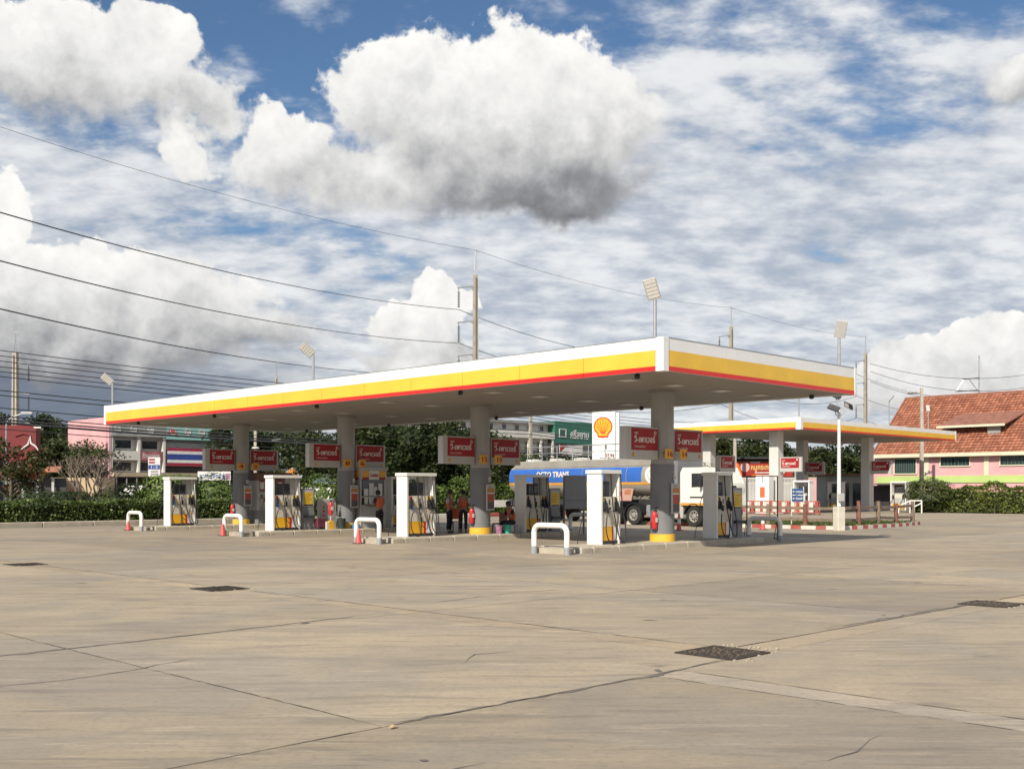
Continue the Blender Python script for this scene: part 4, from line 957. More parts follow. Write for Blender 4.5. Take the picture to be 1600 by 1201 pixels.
for l, r in ((42.5, 69.7), (48.5, 69.9), (48.5, 83.7), (42.5, 83.6)):
    MB().cbox(r-F_R0-.38, r-F_R0+.38, l-F_L0-.38, l-F_L0+.38, .02, FZB+.044, .03).build('pillar', PIL, c2)
def small_sign(l, r, z, s, label, num=True):
    """facing -r: its width runs along l"""
    t = thing('pillar_sign', label, 'sign', W(l, r, z), R(-45), 'small red signs of the far canopy')
    MB().cbox(0, 1.75*s, -.1, .1, 0, 1.05*s, .012).build('sign_box', SGREY, t); f = MB().box(.10*s, 1.55*s, -.112, -.101, .27*s, .98*s).build('red_face', SRED, t)
    lettering('เชลล์', .11*s, SIGNW, f, (.2*s, -.114, .78*s)); lettering('วี-เพาเวอร์', .27*s, SIGNW, f, (.2*s, -.114, .50*s), width=1.1*s, bold=.02); MB().box(.2*s, .8*s, -.116, -.1125, .36*s, .41*s).build('small_print', PINKW, f)
    MB().lathe([(.06*s, 0), (.06*s, .004)], 12).build('round_mark', SIGNW, f, loc=(1.4*s, -.112, .85*s)).rotation_euler[0] = R(90)
    if num: MB().cbox(-.42*s, -.12*s, -.12, -.09, .1*s, .5*s, .01).build('number_plate', ORANGE, t)
    return t
for l, r, lab in ((42.5-.42, 69.7, 'red sign on the near square pillar behind the blue arrows'), (48.5-.42, 83.7, 'shaded red sign on the inner square pillar left of the lamp post'), (42.5-.42, 83.6, 'red sign on the square pillar in front of the pink building')):
    small_sign(l, r-.1, 3.05, 1., lab)
t = small_sign(19.95, 29.35, 2.30, .0001+.5, 'small red sign on top of the shaded narrow pump', False); t.rotation_euler[2] = RZ; t.location = W(20.1, 29.45, 2.30); t.scale = (1.0, 1, 1.0)
def far_pump(l, r, label, shade=False):
    t = thing('far_fuel_pump', label, 'fuel pump', W(l, r, .15), R(-45), 'pumps under the far canopy')
    MB().cbox(0, .10, -.3, .3, 0, 2.15, .02).build('end_panel', WHITE, t); MB().cbox(1.2, 1.3, -.3, .3, 0, 2.15, .02).build('end_panel', WHITE, t); MB().cbox(-.03, 1.33, -.33, .33, 2.15, 2.27, .02).build('top_beam', WHITE, t)
    b = MB().box(.101, 1.199, -.24, .24, 0, 1.35).build('cabinet', LGREY, t); MB().box(.101, 1.199, -.255, -.241, .1, .5).build('yellow_panel', PYEL, b)
    MB().box(.3, 1.0, -.255, -.241, .95, 1.25).build('nozzle_panel', CREAM, b); MB().cbox(.35, .95, -.12, .12, 1.36, 1.85, .02).build('display_box', DARK, t)
    for x in (.22, 1.05): MB().tube(hose_pts(x, -.27, 1.05, .1, .12, 2.14), .02, 6).build('hose', BLACK, t, True); MB().cbox(x-.06, x+.06, -.33, -.25, .9, 1.2, .02).build('nozzle', BLACK, t)
    return t
far_pump(39.9, 82.6, 'white far pump with yellow foot in front of the pink building'); far_pump(45.8, 83.4, 'shaded far pump left of the slim lamp post'); far_pump(40.9, 69.6, 'white far pump partly behind the blue arrow signs')
t = thing('white_cabinet', 'plain white equipment cabinet with dark window behind the black frame', 'cabinet', W(46.4, 68.6, .0), R(-45))
MB().cbox(0, 1.5, 0, 1.2, 0, 2.5, .03).build('casing', PYW, t); MB().box(.15, .75, -.012, -.001, 1.3, 2.0).build('window', GLASS, t)
t = thing('pillar_casing', 'white pillar casing with an orange notice beside the fence', 'casing', W(43.3, 68.2, .0), R(-45))
MB().cbox(0, 1.1, 0, .7, 0, 2.8, .03).build('casing', PYW, t); MB().box(.38, .78, -.012, -.001, 1.2, 1.95).build('orange_notice', mat('notice_orange', (.66, .15, .05), .5), t)
# striped barriers before the far islands
PRED = mat('painted_red', (.36, .085, .065), .6, .15, 3., dirt=.2); PWHT = mat('painted_white', (.60, .56, .48), .6, .08, 3., dirt=.25)
def striped(l0, l1, r, label):
    t = thing('striped_barrier', label, 'barrier', W(l0, r, 0), R(-45), 'red and white barriers of the far canopy')
    n = int((l0-l1)/.36)
    for k in range(n): MB().box(k*.36, k*.36+.22, -.03, .03, .22, .92).build('board', PWHT if k % 2 else PRED, t)
    for z in (.16, .92): MB().box(-.1, n*.36, -.04, .04, z, z+.06).build('rail', PRED, t)
    for k in (0, n//2, n): MB().box(k*.36-.10, k*.36-.04, .041, .10, 0, .98).build('post', PRED, t)
striped(50.6, 44.2, 66.9, 'red and white barrier behind the fence left part, near the white cabinet'); striped(43.6, 37.4, 67.0, 'red and white barrier behind the lamp post base')

# ================================================================== grass island with kerb and wooden fence
GR0, GL0 = 43.1, 23.2
kerb = thing('painted_kerb', 'curved red and white striped kerb around the small grass island', 'kerb')
path = [W(l, GR0) for l in np.arange(36., GL0+1.6, -.5)]
for k in range(1, 7): a = R(15*k); path.append(W(GL0+1.5-1.5*math.sin(a), GR0+1.5-1.5*math.cos(a)))
path += [W(GL0+.02*k*k*.16, GR0+1.5+.5*k) for k in range(1, 17)]
e = path[-1]; path += [W(25.3+.5*math.cos(R(a))*0+.12*k, GR0+9.5+.36*k) for k, a in enumerate(range(0, 40, 10), 1)]
for i, (a, b) in enumerate(zip(path, path[1:])): MB().bar(Vector(a)+Vector((0, 0, .08)), Vector(b)+Vector((0, 0, .08)), .16, .16).build('kerb_stone', PRED if i % 2 else PWHT, kerb)
poly = path+[W(36., GR0+10.5)]
lawn = struct(MB().prism([(p[0], p[1]) for p in poly][::-1], .0, .10).build('lawn', GRASSG))
GRS = leaf_mat('grass_blades', (.05, .075, .018), (.11, .15, .04), (.20, .17, .07))
rng = np.random.default_rng(3); P = []
while len(P) < 9000:
    l, r = rng.uniform(22.8, 35.5), rng.uniform(43.2, 53.2)
    if l < GL0+1.5 and r < GR0+1.5 and math.hypot(GL0+1.5-l, GR0+1.5-r) > 1.4: continue
    if l < GL0+.15+max(0, (r-GR0-1.5)/.5)**2*.0032: continue
    P.append(W(l, r, .10+rng.random()*.07))
gm = link('grass', leaves_mesh('grass', np.array(P), .16, GRS, -.3, 2, .25)); gm['kind'] = 'stuff'; tag(gm, 'short dry green grass on the fenced island', 'grass')
REDW = mat('red_brown_wood', (.20, .085, .06), .85, .25, 5., bump=.4)
fence = thing('wooden_fence', 'weathered low wooden rail fence around the grass island', 'fence')
fp = [W(l, 43.75) for l in (35.5, 33.4, 31.3, 29.2, 27.1, 25.2)]+[W(24.2, 44.6)]+[W(24.1+.12*k, 46.6+2.1*k) for k in range(4)]
rg = random.Random(4)
for k, p in enumerate(fp):
    MB().tube([p, (p[0]+rg.uniform(-.04, .04), p[1], p[2]+1.12+rg.uniform(-.08, .12))], [.11, .09], 9).build('post', REDW if k % 2 else WOOD, fence, True)
for a, b in zip(fp, fp[1:]):
    for z in (.38, .92):
        MB().bar((a[0], a[1], z+rg.uniform(-.05, .05)), (b[0], b[1], z+rg.uniform(-.05, .05)), .07, .13).build('rail', WOOD, fence)
t = thing('arrow_sign', 'two blue direction boards with white arrows on white posts at the fence', 'sign', (gx(1246, 50), 50, .08), R(8)); t.scale = (.47, .6, .47)
for x in (-.62, .62): MB().box(x-.04, x+.04, -.03, .03, 0, 3.8).build('post', PAPER, t)
SBL = mat('sign_blue', (.025, .085, .24), .45, .06, 3.)
for z, s in ((3.05, 'ทางออก'), (2.38, 'ห้องน้ำ')):
    b = MB().cbox(-.58, .58, -.06, -.031, z, z+.58, .01).build('blue_board', SBL, t); MB().bar((-.5, -.066, z+.29), (-.25, -.066, z+.29), .05, .006, up=(0, 1, 0)).build('arrow_shaft', PAPER, b)
    MB().yprism([(-.53, z+.29), (-.42, z+.40), (-.42, z+.18)], -.072, -.061).build('arrow_head', PAPER, b); lettering(s, .30, PAPER, b, (-.20, -.066, z+.18), width=.70, bold=.02)
# lamp post with three floodlight heads
lamp = thing('flood_lamp_post', 'slim white lamp post with three dark floodlight heads on a white concrete foot', 'lamp post', (gx(1311, 46.6), 46.6, .0), R(20))
MB().cbox(-.19, .19, -.19, .19, .0, 1.0, .03).build('concrete_foot', PWHT, lamp); MB().tube([(0, 0, 1.02), (0, 0, 5.25)], [.085, .06], 14).build('pole', PIPEW, lamp, True)
MB().cbox(-.13, .13, -.22, -.085, 1.25, 1.58, .02).build('switch_box', LGREY, lamp)
for k, (ax, ay, az_) in enumerate(((-.34, -.1, 5.20), (-.10, .15, 5.75), (.42, -.05, 5.32))):
    MB().tube([(0, 0, 4.85), (ax*.55, ay*.5, az_-.28), (ax*.75, ay*.7, az_-.12)], .022, 7).build('bracket', STEEL, lamp, True)
    h = MB().cbox(-.13, .13, -.26, .26, 0, .06, .02).build('lamp_head', DARK, lamp, loc=(ax, ay, az_)); h.rotation_euler = (R(35 if k != 2 else 40), R(-50 if k == 0 else (55 if k == 2 else -30)), R(20*k))
    MB().box(-.10, .10, -.05, .22, -.006, -.001).build('lens', LAMPF, h)

# ================================================================== floodlights on the canopy roof
def roof_flood(l, r, z, label, tilt, spin, zf=ZB+.47, roll=0.):
    t = thing('roof_floodlight', label, 'floodlight', W(l, r, zf), 0, 'floodlights on the canopy roofs')
    top = z-zf
    MB().tube([(0, 0, 0), (0, 0, top)], .045, 10).build('pole', STEEL, t, True)
    h = MB().cbox(-.17, .17, -.03, .03, .02, .56, .015).build('lamp_head', LGREY, t, loc=(0, 0, top)); h.rotation_euler = (tilt, roll, spin)
    for k in range(5): MB().box(-.14, .14, -.037, -.031, .06+.095*k, .135+.095*k).build('led_module', LAMPF, h)
    MB().bar((0, 0, top-.06), (0, .0, top+.05), .06).build('bracket', STEEL, t); return t
roof_flood(17.05, 22.2, 6.55, 'floodlight on a pole above the near corner of the main canopy', R(25), R(-15), roll=R(-14))
roof_flood(32.1, 22.2, 6.45, 'floodlight on the main canopy roof midway along its long side', R(35), R(-25), roll=R(-38))
roof_flood(47.35, 21.95, 6.5, 'floodlight above the hedge end of the main canopy', R(35), R(-25), roll=R(-38))
roof_flood(16.85, 31.3, 6.45, 'white floodlight above the short end of the main canopy', R(-20), R(165), roll=R(-10))
roof_flood(40., 68.6, 9.0, 'floodlight above the near corner of the far canopy', R(20), R(-30), 6.4); roof_flood(41.2, 84.8, 9.0, 'small floodlight on the far canopy before the red roof', R(40), R(60), 6.4)
roof_flood(41.6, 93., 8.6, 'floodlight near the end of the far canopy in front of the dormer', R(-10), R(10), 6.4)
# ================================================================== kerb, hedges, verge and road
vr = struct(MB().box(-40, 130, 51.6, 66, -.05, .06).build('verge', GRASSG, None, False, (0,0,0), RZ))
rd = struct(MB().box(-160, 260, 66, 84, -.04, .03).build('road', ASPH, None, False, (0,0,0), RZ))
kb = thing('boundary_kerb', 'low grey concrete kerb running along the foot of the hedge', 'kerb', (0,0,0), RZ)
r = -30.
while r < 66:
    mm = KERBC if r < 43 else (PRED if int(r/1.2) % 2 else PWHT)
    ln = 2.4 if r < 43 else 1.2
    MB().cbox(r+.01, r+ln-.01, 51.22, 51.55, -.02, .24, .03).build('kerb_stone', mm, kb); r += ln
HED = leaf_mat('hedge_leaf', (.042, .072, .018), (.125, .175, .042), (.30, .34, .12)); GRN = leaf_mat('bush_leaf', (.05, .085, .018), (.15, .21, .04))
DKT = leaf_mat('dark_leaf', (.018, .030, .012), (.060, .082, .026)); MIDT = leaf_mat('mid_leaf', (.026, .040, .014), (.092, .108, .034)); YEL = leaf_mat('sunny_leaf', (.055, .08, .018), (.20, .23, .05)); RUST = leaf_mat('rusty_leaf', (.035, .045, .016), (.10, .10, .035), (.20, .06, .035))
def hedge(label, x0, x1, y0, y1, h, n, size, m, seed, loc=(0,0,0), rz=RZ, wob=.12):
    rng = np.random.default_rng(seed); t = thing('hedge', label, 'hedge', loc, rz)
    k = rng.random(n); P = np.empty((n, 3)); P[:,0] = rng.uniform(x0, x1, n)
    hh = h*(1+wob*np.sin(P[:,0]*1.3)+wob*.7*np.sin(P[:,0]*3.1+1)+wob*.5*rng.normal(size=n)*.5)
    face = k < .48; top = (k >= .48) & (k < .80); ins = k >= .80
    P[:,1] = np.where(face, y0+np.abs(rng.normal(0, .10, n))-.06*np.sin(P[:,0]*2.3), rng.uniform(y0, y1, n))
    P[:,2] = np.where(top, hh-np.abs(rng.normal(0, .07, n)), rng.uniform(.05, 1, n)*hh)
    link('foliage', leaves_mesh('foliage', P, size, m, .2, seed, .6), t)
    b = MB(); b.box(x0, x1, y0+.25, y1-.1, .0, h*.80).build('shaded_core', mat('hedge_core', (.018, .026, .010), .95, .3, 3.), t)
    st = MB(); rr_ = random.Random(seed)
    for i in range(int((x1-x0)/.55)):
        a = x0+.3+i*.55+rr_.uniform(-.15, .15); st.tube([(a, y0+.18, 0), (a+rr_.uniform(-.1, .1), y0+.22, h*.5)], .018, 5)
    o = st.build('stems', TRUNK, t); o['kind'] = 'stuff'
    return t
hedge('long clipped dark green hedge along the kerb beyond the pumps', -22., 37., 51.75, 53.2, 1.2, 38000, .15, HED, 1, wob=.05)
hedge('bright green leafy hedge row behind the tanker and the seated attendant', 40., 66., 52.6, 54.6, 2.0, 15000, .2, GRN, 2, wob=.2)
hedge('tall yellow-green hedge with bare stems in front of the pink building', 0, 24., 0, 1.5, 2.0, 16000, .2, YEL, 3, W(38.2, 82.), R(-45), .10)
def bush(loc, rx, h, label, m, seed, n=2600, size=.2):
    rng = np.random.default_rng(seed); t = thing('bush', label, 'bush', loc, seed)
    d = rng.normal(size=(n, 3)); d /= np.linalg.norm(d, axis=1)[:,None]; q = (.55+.45*rng.random(n)**.5)[:,None]; P = d*q
    P += .22*np.sin(P*5+seed)*d
    P = P*np.array([rx, rx*.8, h*.52])+np.array([0, 0, h*.5]); P[:,2] = np.maximum(P[:,2], .03)
    link('foliage', leaves_mesh('foliage', P, size, m, .2, seed), t)
    s = MB(); rr_ = random.Random(seed)
    for k in range(5): s.tube([(0, 0, 0), (rr_.uniform(-.5, .5)*rx, rr_.uniform(-.5, .5)*rx, h*.6)], [.04, .012], 5)
    s.build('stems', TRUNK, t); return t
for x, Y, rx, h, lab, m in ((270, 66, 2.2, 3.0, 'round green bush rising behind the hedge left of the hedge-end pump', GRN), (335, 67, 2.0, 2.8, 'bushy green shrub under the white shop banner', GRN), (205, 68, 1.8, 2.0, 'low green bush beside the pale awning', MIDT), (60, 62, 2.6, 1.6, 'low dark bush behind the hedge near the red shop', DKT), (105, 64, 2.2, 1.6, 'dark shrub below the leaning bare-branched tree', DKT), (165, 66, 2.0, 1.7, 'small dark shrub near the pink end wall', MIDT), (500, 72, 2.2, 2.6, 'green bush behind the poster kiosk and column', GRN), (430, 70, 2.0, 2.2, 'green shrub behind the hedge near the pale blue house', MIDT), (1085, 78, 2.4, 3.6, 'pale leafy bush behind the tractor cab', YEL), (1452, 84, 2.2, 3.0, 'dark bush at the pole end of the tall hedge', MIDT)):
    bush((gx(x, Y), Y, 0), rx, h, lab, m, int(x))

# ================================================================== trees
def crown_mesh(name, h, w, base, m, seed, n=9000, size=.30, clumps=46, flat=1.):
    rng = np.random.default_rng(seed); C = []
    while len(C) < clumps:
        p = rng.uniform(-1, 1, 3)
        q = np.linalg.norm(p)
        if q > 1 or q < .35: continue
        C.append(p)
    C = np.array(C); rad = rng.uniform(.20, .36, clumps)
    i = rng.integers(0, clumps, n); d = rng.normal(size=(n, 3)); d /= np.linalg.norm(d, axis=1)[:,None]
    P = C[i]+d*(rad[i]*rng.random(n)**.38)[:,None]
    P = P*np.array([w/2, w/2, (h-base)/2*flat])+np.array([0, 0, (h+base)/2])
    return leaves_mesh(name, P, size, m, .4, seed)
def limbs(h, w, base, seed, r0, n=9):
    b = MB(); rr_ = random.Random(seed); top = h*.62
    b.tube([(0, 0, -.1), (rr_.uniform(-.15, .15), rr_.uniform(-.15, .15), base*.6), (rr_.uniform(-.3, .3), 0, top)], [r0, r0*.78, r0*.35], 9)
    for k in range(n):
        a = rr_.uniform(0, 6.28); z0 = base*.55+(top-base*.55)*k/n; ln = w*.42*rr_.uniform(.7, 1.)
        p = (math.cos(a)*ln*.5, math.sin(a)*ln*.5, z0+ln*.45); q = (math.cos(a+.2)*ln, math.sin(a+.2)*ln, z0+ln*.8)
        b.tube([(0, 0, z0), p, q], [r0*.42, r0*.26, r0*.08], 6)
    return b
PROTO = {}
def tree(kind, loc, sc, rz, label, group=None):
    if kind not in PROTO:
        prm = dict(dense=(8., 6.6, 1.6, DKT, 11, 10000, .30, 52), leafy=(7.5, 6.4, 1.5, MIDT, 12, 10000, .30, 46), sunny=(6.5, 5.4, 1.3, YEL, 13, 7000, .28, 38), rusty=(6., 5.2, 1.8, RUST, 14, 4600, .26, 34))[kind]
        h, w, base, m, sd, n, sz, cl_ = prm
        PROTO[kind] = (limbs(h, w, base, sd, .19).mesh('trunk', TRUNK, True), crown_mesh('crown', h, w, base, m, sd, n, sz, cl_))
    t = thing('tree', label, 'tree', loc, rz, group); t.scale = sc if isinstance(sc, tuple) else (sc,)*3
    link('trunk', PROTO[kind][0], t); link('crown', PROTO[kind][1], t); return t
G = 'trees behind the station'
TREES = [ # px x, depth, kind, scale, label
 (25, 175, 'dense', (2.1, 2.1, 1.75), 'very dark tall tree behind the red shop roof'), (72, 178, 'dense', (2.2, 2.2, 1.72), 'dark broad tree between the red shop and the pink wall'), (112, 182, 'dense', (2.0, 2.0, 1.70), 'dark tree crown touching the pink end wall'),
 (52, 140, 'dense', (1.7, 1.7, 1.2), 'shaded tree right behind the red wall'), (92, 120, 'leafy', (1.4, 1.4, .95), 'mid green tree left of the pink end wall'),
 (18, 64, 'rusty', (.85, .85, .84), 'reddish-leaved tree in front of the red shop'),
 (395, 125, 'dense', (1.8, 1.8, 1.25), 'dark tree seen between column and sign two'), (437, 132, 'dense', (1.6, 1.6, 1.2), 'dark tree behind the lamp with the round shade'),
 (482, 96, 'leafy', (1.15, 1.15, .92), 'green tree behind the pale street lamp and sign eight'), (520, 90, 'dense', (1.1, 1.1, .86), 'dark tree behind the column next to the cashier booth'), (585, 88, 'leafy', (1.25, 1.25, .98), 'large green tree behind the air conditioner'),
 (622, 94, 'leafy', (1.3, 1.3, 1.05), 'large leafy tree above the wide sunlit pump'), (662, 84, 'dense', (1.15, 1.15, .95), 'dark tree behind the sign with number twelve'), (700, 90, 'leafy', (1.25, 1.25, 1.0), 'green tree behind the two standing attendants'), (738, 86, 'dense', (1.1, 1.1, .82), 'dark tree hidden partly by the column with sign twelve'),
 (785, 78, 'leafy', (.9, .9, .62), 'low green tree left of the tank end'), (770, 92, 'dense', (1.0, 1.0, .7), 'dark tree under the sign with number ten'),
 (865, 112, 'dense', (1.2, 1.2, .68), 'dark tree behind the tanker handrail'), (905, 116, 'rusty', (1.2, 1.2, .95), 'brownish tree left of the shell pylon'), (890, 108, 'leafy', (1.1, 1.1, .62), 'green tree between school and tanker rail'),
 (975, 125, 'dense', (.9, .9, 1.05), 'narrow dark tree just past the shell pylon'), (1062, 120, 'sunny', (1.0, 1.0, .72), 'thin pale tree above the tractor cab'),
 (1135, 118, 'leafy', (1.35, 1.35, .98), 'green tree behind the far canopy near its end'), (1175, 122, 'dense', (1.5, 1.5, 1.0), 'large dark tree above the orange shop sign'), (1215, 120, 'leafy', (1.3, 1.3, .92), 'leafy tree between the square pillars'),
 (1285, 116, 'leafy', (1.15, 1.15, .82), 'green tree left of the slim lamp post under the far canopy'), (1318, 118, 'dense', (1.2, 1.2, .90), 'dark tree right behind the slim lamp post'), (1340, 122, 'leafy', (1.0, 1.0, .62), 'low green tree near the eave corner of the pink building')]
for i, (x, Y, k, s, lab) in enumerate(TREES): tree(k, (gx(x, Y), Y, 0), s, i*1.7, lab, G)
# the open, many-stemmed tree with tufts of leaves only at the ends
bt = thing('bare_branched_tree', 'spreading tree with many bare grey stems and leaf tufts before the pink wall', 'tree', (gx(143, 66), 66, 0), .4)
br = MB(); tips = []; rr_ = random.Random(9)
def grow(p, d, ln, r, lev):
    q = p+d*ln; m_ = p+d*ln*.5+Vector((rr_.uniform(-.05, .05), rr_.uniform(-.05, .05), .02))*ln
    br.tube([p, m_, q], [r, r*.85, r*.66], 6 if lev < 3 else 5)
    if lev >= 5: tips.append(q); return
    for k in range(3 if lev in (0, 2) else 2):
        a = Vector((rr_.uniform(-1, 1), rr_.uniform(-1, 1), rr_.uniform(-.15, .75))); nd = (d*1.05+a*.62).normalized()
        if nd.z < .12: nd.z = .15; nd.normalize()
        grow(q, nd, ln*rr_.uniform(.72, .92), r*.64, lev+1)
    if lev >= 3 and rr_.random() < .5: tips.append(q)
for k in range(4):
    a = R(90*k+20); grow(Vector((.12*math.cos(a), .12*math.sin(a), 0)), Vector((.42*math.cos(a), .42*math.sin(a), 1)).normalized(), 1.15, .12, 0)
br.build('trunk', BARK2, bt, True)
rng = np.random.default_rng(8); T_ = np.array([t_ for t_ in tips]); P = T_[rng.integers(0, len(T_), 2000)]+rng.normal(0, .15, (2000, 3))
P = P[P[:,2] > 3.7]; link('crown', leaves_mesh('crown', P, .20, MIDT, .4, 8), bt)
# far belt of trees closing the horizon
rng = np.random.default_rng(21); n = 30000; A = rng.uniform(-.62, .62, n); Rr = rng.uniform(225, 245, n); hh = 5.2+1.6*np.sin(A*60)+1.2*np.sin(A*143+1); P = np.stack([np.sin(A)*Rr, np.cos(A)*Rr, rng.random(n)**.7*hh], 1)
fb_ = link('treeline', leaves_mesh('treeline', P, .8, DKT, .3, 21)); fb_['kind'] = 'stuff'; tag(fb_, 'low dark belt of trees along the horizon', 'trees')

# ================================================================== buildings
def tile_mat():
    m = bpy.data.materials.new('terracotta_tile'); m.use_nodes = True; n = NT(m.node_tree); b = m.node_tree.nodes['Principled BSDF']; g = n.new('ShaderNodeNewGeometry')
    c = n.mix(g.outputs['Random Per Island'], (.25, .090, .052, 1), (.44, .185, .11, 1)); c = n.mix(n.math('MULTIPLY', n.step(n.noise(g.outputs['Position'], .6, 5, .6), .5, .75), .35), c, (.20, .10, .07, 1))
    n.set(b.inputs['Base Color'], c); b.inputs['Roughness'].default_value = .75; MATS['terracotta_tile'] = m; return m
PINK = mat('pink_wall', (.64, .345, .355), .8, .07, .5, dirt=.18); PINK2 = mat('pale_pink_wall', (.66, .36, .37), .8, .08, .5, dirt=.2); GRNW = mat('lime_band', (.42, .55, .18), .75, .06, .5, dirt=.12); CRM = mat('cream_trim', (.62, .60, .44), .7, .05, 1., dirt=.12)
TILE = tile_mat(); DTILE = mat('old_terracotta', (.25, .11, .075), .8, .2, 2., dirt=.2); WLL = mat('off_white_wall', (.60, .58, .54), .8, .06, .6, dirt=.25); GRY = mat('stained_grey_wall', (.33, .34, .32), .85, .15, .5, dirt=.35); TEALW = mat('teal_wall', (.26, .50, .46), .75, .06, .6, dirt=.2); DGRN = mat('dark_green_wall', (.03, .14, .10), .7, .08, .6, dirt=.2)
MAROON = mat('flag_red', (.30, .02, .05), .7, .1, 2.); FLB = mat('flag_blue', (.03, .06, .26), .7, .1, 2.); FLW = mat('flag_white', (.66, .64, .62), .7, .08, 2.)
def window(par, x0, x1, z0, z1, y, m=GLASS, bars=0, frame=WLL, name='window'):
    """pane set in a frame on a wall whose face is at local y (seen from -y)"""
    w = MB().box(x0, x1, y-.02, y-.005, z0, z1).build(name, m, par); f = MB(); b = .10
    f.box(x0-b, x1+b, y-.09, y-.004, z1, z1+b).box(x0-b, x1+b, y-.12, y-.004, z0-b, z0).box(x0-b, x0, y-.09, y-.004, z0, z1).box(x1, x1+b, y-.09, y-.004, z0, z1).build('frame', frame, w)
    if bars:
        g = MB()
        for k in range(1, bars): x = x0+(x1-x0)*k/bars; g.box(x-.025, x+.025, y-.06, y-.03, z0, z1)
        g.build('grille', DGRN, w)
    return w
# pink building with the tiled roof; local x runs towards the frame's edge along -l, local y into the building
pb = thing('pink_building', 'pink building with terracotta tiled roof, dormer and pale green band', 'building', W(52.3, 105.), R(-45))
BL = 34.
MB().box(0, BL, 0, 9, 0, 5.15).build('wall', PINK, pb)
MB().box(-.02, BL, -.10, -.002, 2.45, 3.12).build('green_band', GRNW, pb)
for x in (5.2, 11., 15.7, 19.9, 25.): MB().box(x-.22, x+.22, -.08, -.003, 3.13, 5.1).build('pilaster', CRM, pb)
MB().box(-.3, BL, -.75, -.50, 4.98, 5.32).build('eave_board', CRM, pb)
window(pb, 1.9, 4.1, 3.4, 4.85, 0, DARK, 9, CRM); window(pb, 6.6, 9.4, 4.1, 4.95, 0, GLASS, 8, CRM); window(pb, 12.3, 15., 4.1, 4.95, 0, GLASS, 8, CRM); window(pb, 16.7, 19., 4.1, 4.95, 0, GLASS, 8, CRM)
window(pb, -1.2, -.3, 3.6, 4.7, .8, GLASS, 0, WLL)
MB().box(-1.6, -.02, .8, 6, 0, 5.0).build('side_wing', PINK2, pb)
rfp = [(-.50, 5.20), (7.2, 11.5), (14.5, 5.2)]
rf = MB().xprism([(-.55, 5.16), (7.2, 11.42), (14.9, 5.16)], -.25, BL).build('roof', DTILE, pb)
tl_ = MB(); sl = math.hypot(7.75, 6.26); ny = int(sl/.42); nx = int(BL/.36); rr_ = random.Random(2); ca, sa = 7.75/sl, 6.26/sl
for j in range(ny):
    for i in range(nx):
        x = -.25+i*.36; s0 = j*sl/ny; s1 = s0+sl/ny*1.12; o = .02+rr_.uniform(0, .012); o2 = .13+rr_.uniform(0, .03)
        a = (-.55+s0*ca, 5.16+s0*sa); b = (-.55+s1*ca, 5.16+s1*sa); nyv, nz = -sa, ca
        v = []
        for (p, off) in ((a, o2), (b, o)):
            for k, dx_ in ((0, .01), (.55, .18), (0, .35)): v.append((x+dx_, p[0]+nyv*(off+.045*(1 if k else 0)), p[1]+nz*(off+.045*(1 if k else 0))))
        v += [(x+.01, a[0]+nyv*.005, a[1]+nz*.005), (x+.35, a[0]+nyv*.005, a[1]+nz*.005)]
        tl_.add(v, [(0, 1, 4, 3), (1, 2, 5, 4), (6, 7, 2, 1, 0)])
ti = tl_.build('roof_tiles', TILE, rf); ti['kind'] = 'stuff'
MB().tube([(-.4, 7.2, 11.5), (BL, 7.2, 11.5)], .16, 8).build('ridge_cap', DTILE, rf, True); MB().bar((-.3, -.5, 5.3), (-.3, 7.2, 11.55), .14, .2).build('verge_trim', DTILE, rf)
dm = MB().xprism([(1.9, 7.05), (4.6, 9.1), (4.6, 7.05)], 6.4, 11.7).build('dormer', DARK, pb)
MB().add([(5.6, 1.3, 7.95), (12.2, 1.3, 7.95), (13.2, 4.9, 9.45), (6.9, 4.9, 9.45), (5.6, 1.3, 8.06), (12.2, 1.3, 8.06), (13.2, 4.9, 9.58), (6.9, 4.9, 9.58)], [(3, 2, 1, 0), (4, 5, 6, 7), (0, 1, 5, 4), (1, 2, 6, 5), (2, 3, 7, 6), (3, 0, 4, 7)]).build('dormer_roof', DTILE, dm)
MB().box(5.6, 12.2, 1.22, 1.295, 7.86, 8.08).build('dormer_fascia', CRM, dm); MB().box(10.4, 11.6, 1.75, 1.89, 7.05, 7.85).build('dormer_cheek', GRY, dm)
MB().box(6.3, 10.1, -3.0, -.76, 2.36, 2.44).build('low_awning', mat('grey_awning', (.12, .12, .12), .7, .1, 2.), pb); 
MB().box(-1.0, 4.6, -2.2, -.02, 2.30, 2.40).build('low_awning', MATS['grey_awning'], pb); MB().box(-.6, 4.2, -.015, -.005, .1, 2.2).build('shop_opening', DARK, pb)
# pale low pink wall and the shed under the far canopy
t = thing('pink_wall_stub', 'short pale pink garden wall behind the shaded far pump', 'wall', (gx(1262, 112), 112, 0), 0); MB().box(0, 5.6, 0, .25, 0, 2.95).build('wall_panel', PINK2, t); MB().box(-.05, 5.65, -.05, .3, 2.955, 3.05).build('coping', CRM, t)
t = thing('brown_shed', 'low shed with rusty brown roof and dark glass doors behind the lamp post', 'shed', (gx(1290, 100), 100, 0), 0)
MB().box(0, 3.4, 0, 3, 0, 3.05).build('wall', GRY, t); MB().cbox(-.3, 3.7, -.6, 3.2, 3.06, 3.25, .03).build('roof', mat('rusty_sheet', (.22, .13, .09), .8, .2, 2.), t)
for x in (.3, 1.4, 2.5): MB().box(x, x+.75, -.03, -.005, .1, 2.4).build('glass_door', GLASS, t); 
